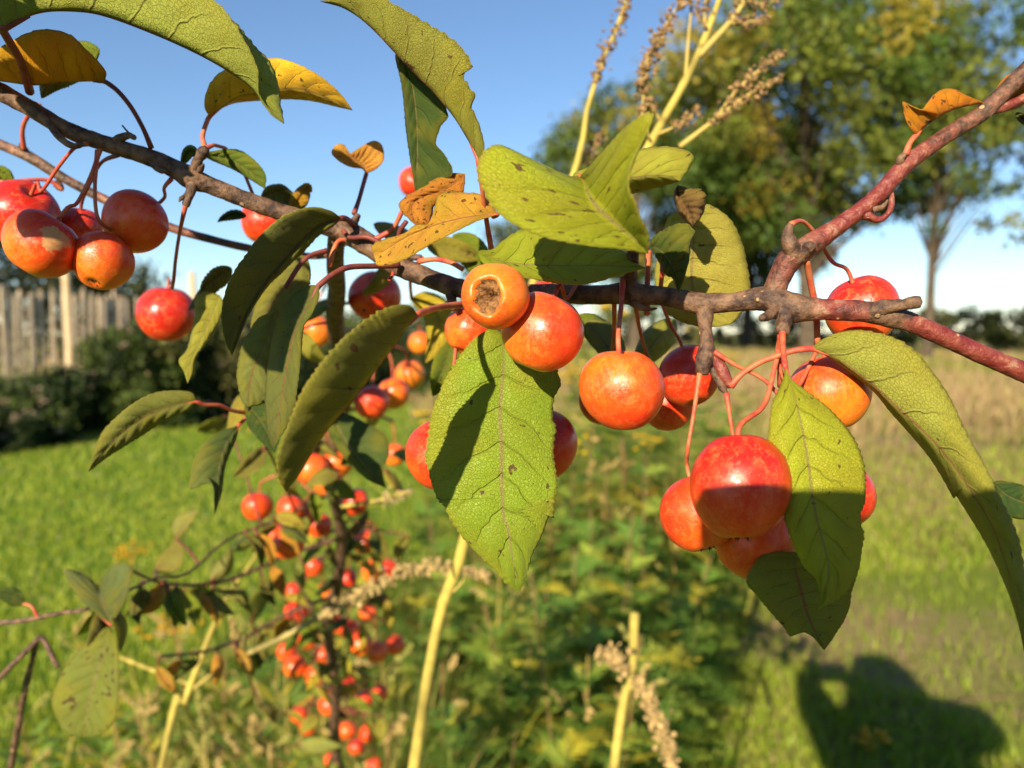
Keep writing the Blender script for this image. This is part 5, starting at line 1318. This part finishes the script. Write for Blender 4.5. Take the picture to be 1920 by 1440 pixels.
for _ in range(60):
    y = rl.uniform(760, 1420); tx, td = trunk_at(y)
    x = tx + rl.normal(0, 75); dd = td + rl.normal(0, .05); a = rl.uniform(.1, 3.0)
    low_leaves.append((x, y, x + 40 * math.cos(a), y + 40 * math.sin(a), max(.5, dd), [GRN, GRN2, YGR, OLV, DKG, (.40, .34, .04), (.2, .25, .05)][int(rl.integers(0, 7))]))
side_twigs = [[(175, 1138, .46), (290, 1085, .52), (350, 1075, .56), (430, 1010, .62), (520, 975, .66), (632, 920, .70)],
              [(230, 1062, .56), (300, 1092, .60), (380, 1096, .65), (450, 1080, .69), (540, 1040, .73), (636, 1010, .76)],
              [(300, 1230, .66), (380, 1222, .72), (460, 1195, .78), (540, 1150, .82), (630, 1115, .84)]]
for tw in side_twigs[1:]:
    limb('twig', [(x, y, z, 5 + 4 * k / 5, .2) for k, (x, y, z) in enumerate(tw)], sides=7, n=30, bump=.1, seed=int(tw[0][0]))
SW = [cr(tw, 60, 2) for tw in side_twigs]
for tw in SW:
    for k in range(12):
        q = tw[int(rl.integers(2, 52))]
        a = rl.uniform(.2, 2.9)
        low_leaves.append((q[0] + rl.normal(0, 8), q[1] + rl.uniform(8, 22), q[0] + 45 * math.cos(a), q[1] + 22 + 45 * math.sin(a), q[2] - .005, [GRN, GRN2, YGR, OLV, (.42, .36, .05), (.26, .29, .08), (.10, .15, .03), (.45, .25, .04)][int(rl.integers(0, 8))]))
def pet_for(x0, y0, d, tx, td):
    if d < .44: return None
    best = min((q for tw in SW for q in tw), key=lambda q: math.hypot(q[0] - x0, q[1] - y0))
    if math.hypot(best[0] - x0, best[1] - y0) < abs(tx - x0): sx, sy, sd = best
    elif abs(tx - x0) < 130: sx, sy, sd = tx, y0 - 15, td
    else: return None
    return [(sx, sy, sd), ((sx + x0) / 2, (sy + y0) / 2 - 5, (sd + d) / 2)]
for i, (x0, y0, x1, y1, d, col) in enumerate(low_leaves):
    dx, dy = x1 - x0, y1 - y0
    L = math.hypot(dx, dy)
    k = max(1.0, 40 / d / L)     # real leaves are about as long as a thumb
    mx, my = x0 + dx * k * .5 + rl.normal(0, L * .1), y0 + dy * k * .5 + rl.normal(0, L * .1)
    w = L * k * rl.uniform(.16, .30)
    tx, td = trunk_at(min(1430, max(450, y0 - 15)))
    leaf([(x0, y0), (mx, my), (x0 + dx * k, y0 + dy * k + L * .1)], [d, d - .01, d - .01], float(w), float(w * rl.uniform(.5, 1)), rl.normal(0, .008), rl.normal(0, .008), col, .3, bool(rl.uniform() < .4),
         pet_for(x0, y0, d, tx, td), M_STALK_D, rows=26, half=3, teeth=12)

# ================================================================== the photographer, whose shadow lies on the lawn
M_JACKET = simple('dark_jacket_cloth', (0.03, 0.035, 0.05), (0.06, 0.07, 0.09), 60, 0.9)
M_JEANS = simple('blue_jeans_cloth', (0.03, 0.05, 0.10), (0.06, 0.09, 0.16), 80, 0.9)
M_SKIN = simple('skin', (0.46, 0.27, 0.19), (0.55, 0.34, 0.25), 40, 0.5)
M_HAIR = simple('brown_hair', (0.04, 0.022, 0.012), (0.08, 0.05, 0.03), 90, 0.6)
M_PHONE = simple('phone_body', (0.012, 0.012, 0.014), (0.02, 0.02, 0.022), 20, 0.25)
def skin_obj(name, verts, edges, radii, mat, parent, root_i=0, sub=2):
    me = bpy.data.meshes.new(name)
    off = parent_world(parent)
    me.from_pydata([tuple(Vector(v) - off) for v in verts], edges, [])
    o = bpy.data.objects.new(name, me); COL.objects.link(o); o.parent = parent
    o.modifiers.new('skin', 'SKIN')
    if not me.skin_vertices: me.skin_vertices.new() if hasattr(me.skin_vertices, 'new') else None
    bm = bmesh.new(); bm.from_mesh(me)
    lay = bm.verts.layers.skin.verify()
    for i, v in enumerate(bm.verts):
        v[lay].radius = (radii[i], radii[i]) if np.ndim(radii[i]) == 0 else radii[i]
        v[lay].use_root = (i == root_i)
    bm.to_mesh(me); bm.free()
    me.materials.append(mat)
    s = o.modifiers.new('smooth', 'SUBSURF'); s.levels = sub; s.render_levels = sub
    o.modifiers['skin'].use_smooth_shade = True
    return o
px0, py0 = 0.0, -0.62
person = empty('person', (px0, py0, 0))
tag(person, 'person in dark jacket and jeans holding up a phone, casting the lawn shadow', 'person')
RW, LW = (0.10, -0.075, 1.285), (-0.045, -0.085, 1.295)
RE, LE = (0.44, -0.34, 1.29), (-0.17, -0.40, 1.41)
bv = [(px0, py0 - .02, .96), (px0, py0 - .02, 1.12), (px0, py0 - .01, 1.30), (px0, py0, 1.40), (px0, py0 + .02, 1.48), (px0 + .005, py0 + .045, 1.575), (px0 + .005, py0 + .035, 1.645),
      (px0 + .20, py0, 1.40), RE, RW, (px0 - .20, py0, 1.40), LE, LW,
      (px0 + .09, py0, .88), (px0 + .10, py0 + .02, .48), (px0 + .10, py0 - .01, .09), (px0 + .11, py0 + .13, .04), (px0 - .09, py0, .88), (px0 - .10, py0 + .02, .48), (px0 - .11, py0 - .01, .09), (px0 - .12, py0 + .13, .04)]
be = [(0, 1), (1, 2), (2, 3), (3, 4), (4, 5), (5, 6), (3, 7), (7, 8), (8, 9), (3, 10), (10, 11), (11, 12), (0, 13), (13, 14), (14, 15), (15, 16), (0, 17), (17, 18), (18, 19), (19, 20)]
brd = [.135, .125, .14, .10, .058, .108, .098, .06, .04, .028, .06, .04, .028, .085, .058, .042, .035, .085, .058, .042, .035]
skin_obj('body', bv, be, brd, M_SKIN, person)
skin_obj('jacket', [(px0, py0 - .02, .84), bv[1], bv[2], bv[3], bv[7], bv[8], tuple(np.array(RE) * .15 + np.array(RW) * .85), bv[10], bv[11], tuple(np.array(LE) * .15 + np.array(LW) * .85), (px0, py0 - .005, 1.455)], [(0, 1), (1, 2), (2, 3), (3, 4), (4, 5), (5, 6), (3, 7), (7, 8), (8, 9), (3, 10)],
         [(.20, .16), (.19, .15), (.205, .16), (.15, .125), .085, .062, .045, .085, .062, .045, .085], M_JACKET, person)
skin_obj('jeans', [(px0, py0 - .02, 1.08), (px0, py0 - .02, .90), (px0 + .10, py0, .74), bv[14], bv[15], (px0 - .10, py0, .74), bv[18], bv[19]], [(0, 1), (1, 2), (2, 3), (3, 4), (1, 5), (5, 6), (6, 7)], [(.17, .13), (.17, .13), .10, .075, .062, .10, .075, .062], M_JEANS, person)
skin_obj('hair', [(px0 + .005, py0 + .005, 1.58), (px0 + .005, py0 + .012, 1.665)], [(0, 1)], [.112, .105], M_HAIR, person)
skin_obj('hood', [(px0, py0 - .03, 1.42), (px0, py0 - .03, 1.53), (px0, py0 - .012, 1.66)], [(0, 1), (1, 2)], [(.19, .14), (.16, .13), (.118, .112)], M_JACKET, person)
skin_obj('nose', [(px0 + .005, py0 + .130, 1.585), (px0 + .005, py0 + .150, 1.575)], [(0, 1)], [.011, .012], M_SKIN, person, sub=1)
for side in (-1, 1):
    skin_obj('shoe', [(px0 + .105 * side, py0 - .05, .05), (px0 + .115 * side, py0 + .08, .045), (px0 + .12 * side, py0 + .17, .035)], [(0, 1), (1, 2)], [.05, .048, .036], M_HAIR, person)
    skin_obj('ear', [(px0 + .005 + .092 * side, py0 + .03, 1.61), (px0 + .005 + .098 * side, py0 + .02, 1.58)], [(0, 1)], [.012, .010], M_SKIN, person, sub=1)
    skin_obj('eye', [(px0 + .005 + .032 * side, py0 + .122, 1.615), (px0 + .005 + .032 * side, py0 + .128, 1.615)], [(0, 1)], [.009, .008], M_HAIR, person, sub=1)
    w = np.array(RW if side > 0 else LW)
    palm = w + np.array((0.018 * side, 0.035, 0.010))
    hv, he, hr = [tuple(w), tuple(palm)], [(0, 1)], [.024, .024]
    for f in range(4):
        k = palm + np.array((.012 * side, .018, .022 - .014 * f)); k2 = k + np.array((-.012 * side, .018, .004)); k3 = k2 + np.array((-.022 * side, .006, 0))
        n = len(hv); hv += [tuple(k), tuple(k2), tuple(k3)]; he += [(1, n), (n, n + 1), (n + 1, n + 2)]; hr += [.010, .009, .008]
    n = len(hv); hv += [tuple(palm + (-.015 * side, -.002, .016)), tuple(palm + (-.03 * side, .008, .024))]; he += [(1, n), (n, n + 1)]; hr += [.011, .009]
    skin_obj('hand', hv, he, hr, M_SKIN, person, sub=1)
bm = bmesh.new()
bmesh.ops.create_cube(bm, size=1)
bmesh.ops.scale(bm, vec=(.160, .0085, .075), verts=bm.verts)
bmesh.ops.bevel(bm, geom=bm.edges, offset=.003, segments=2, affect='EDGES')
me = bpy.data.meshes.new('phone'); bm.to_mesh(me); bm.free(); me.materials.append(M_PHONE)
phone = bpy.data.objects.new('smartphone', me); COL.objects.link(phone)
phone.location = (.037, -.0175, CAM_H + .0245); phone.rotation_euler = (-PITCH, 0, 0)
tag(phone, 'black phone held sideways in both hands of the person', 'phone')
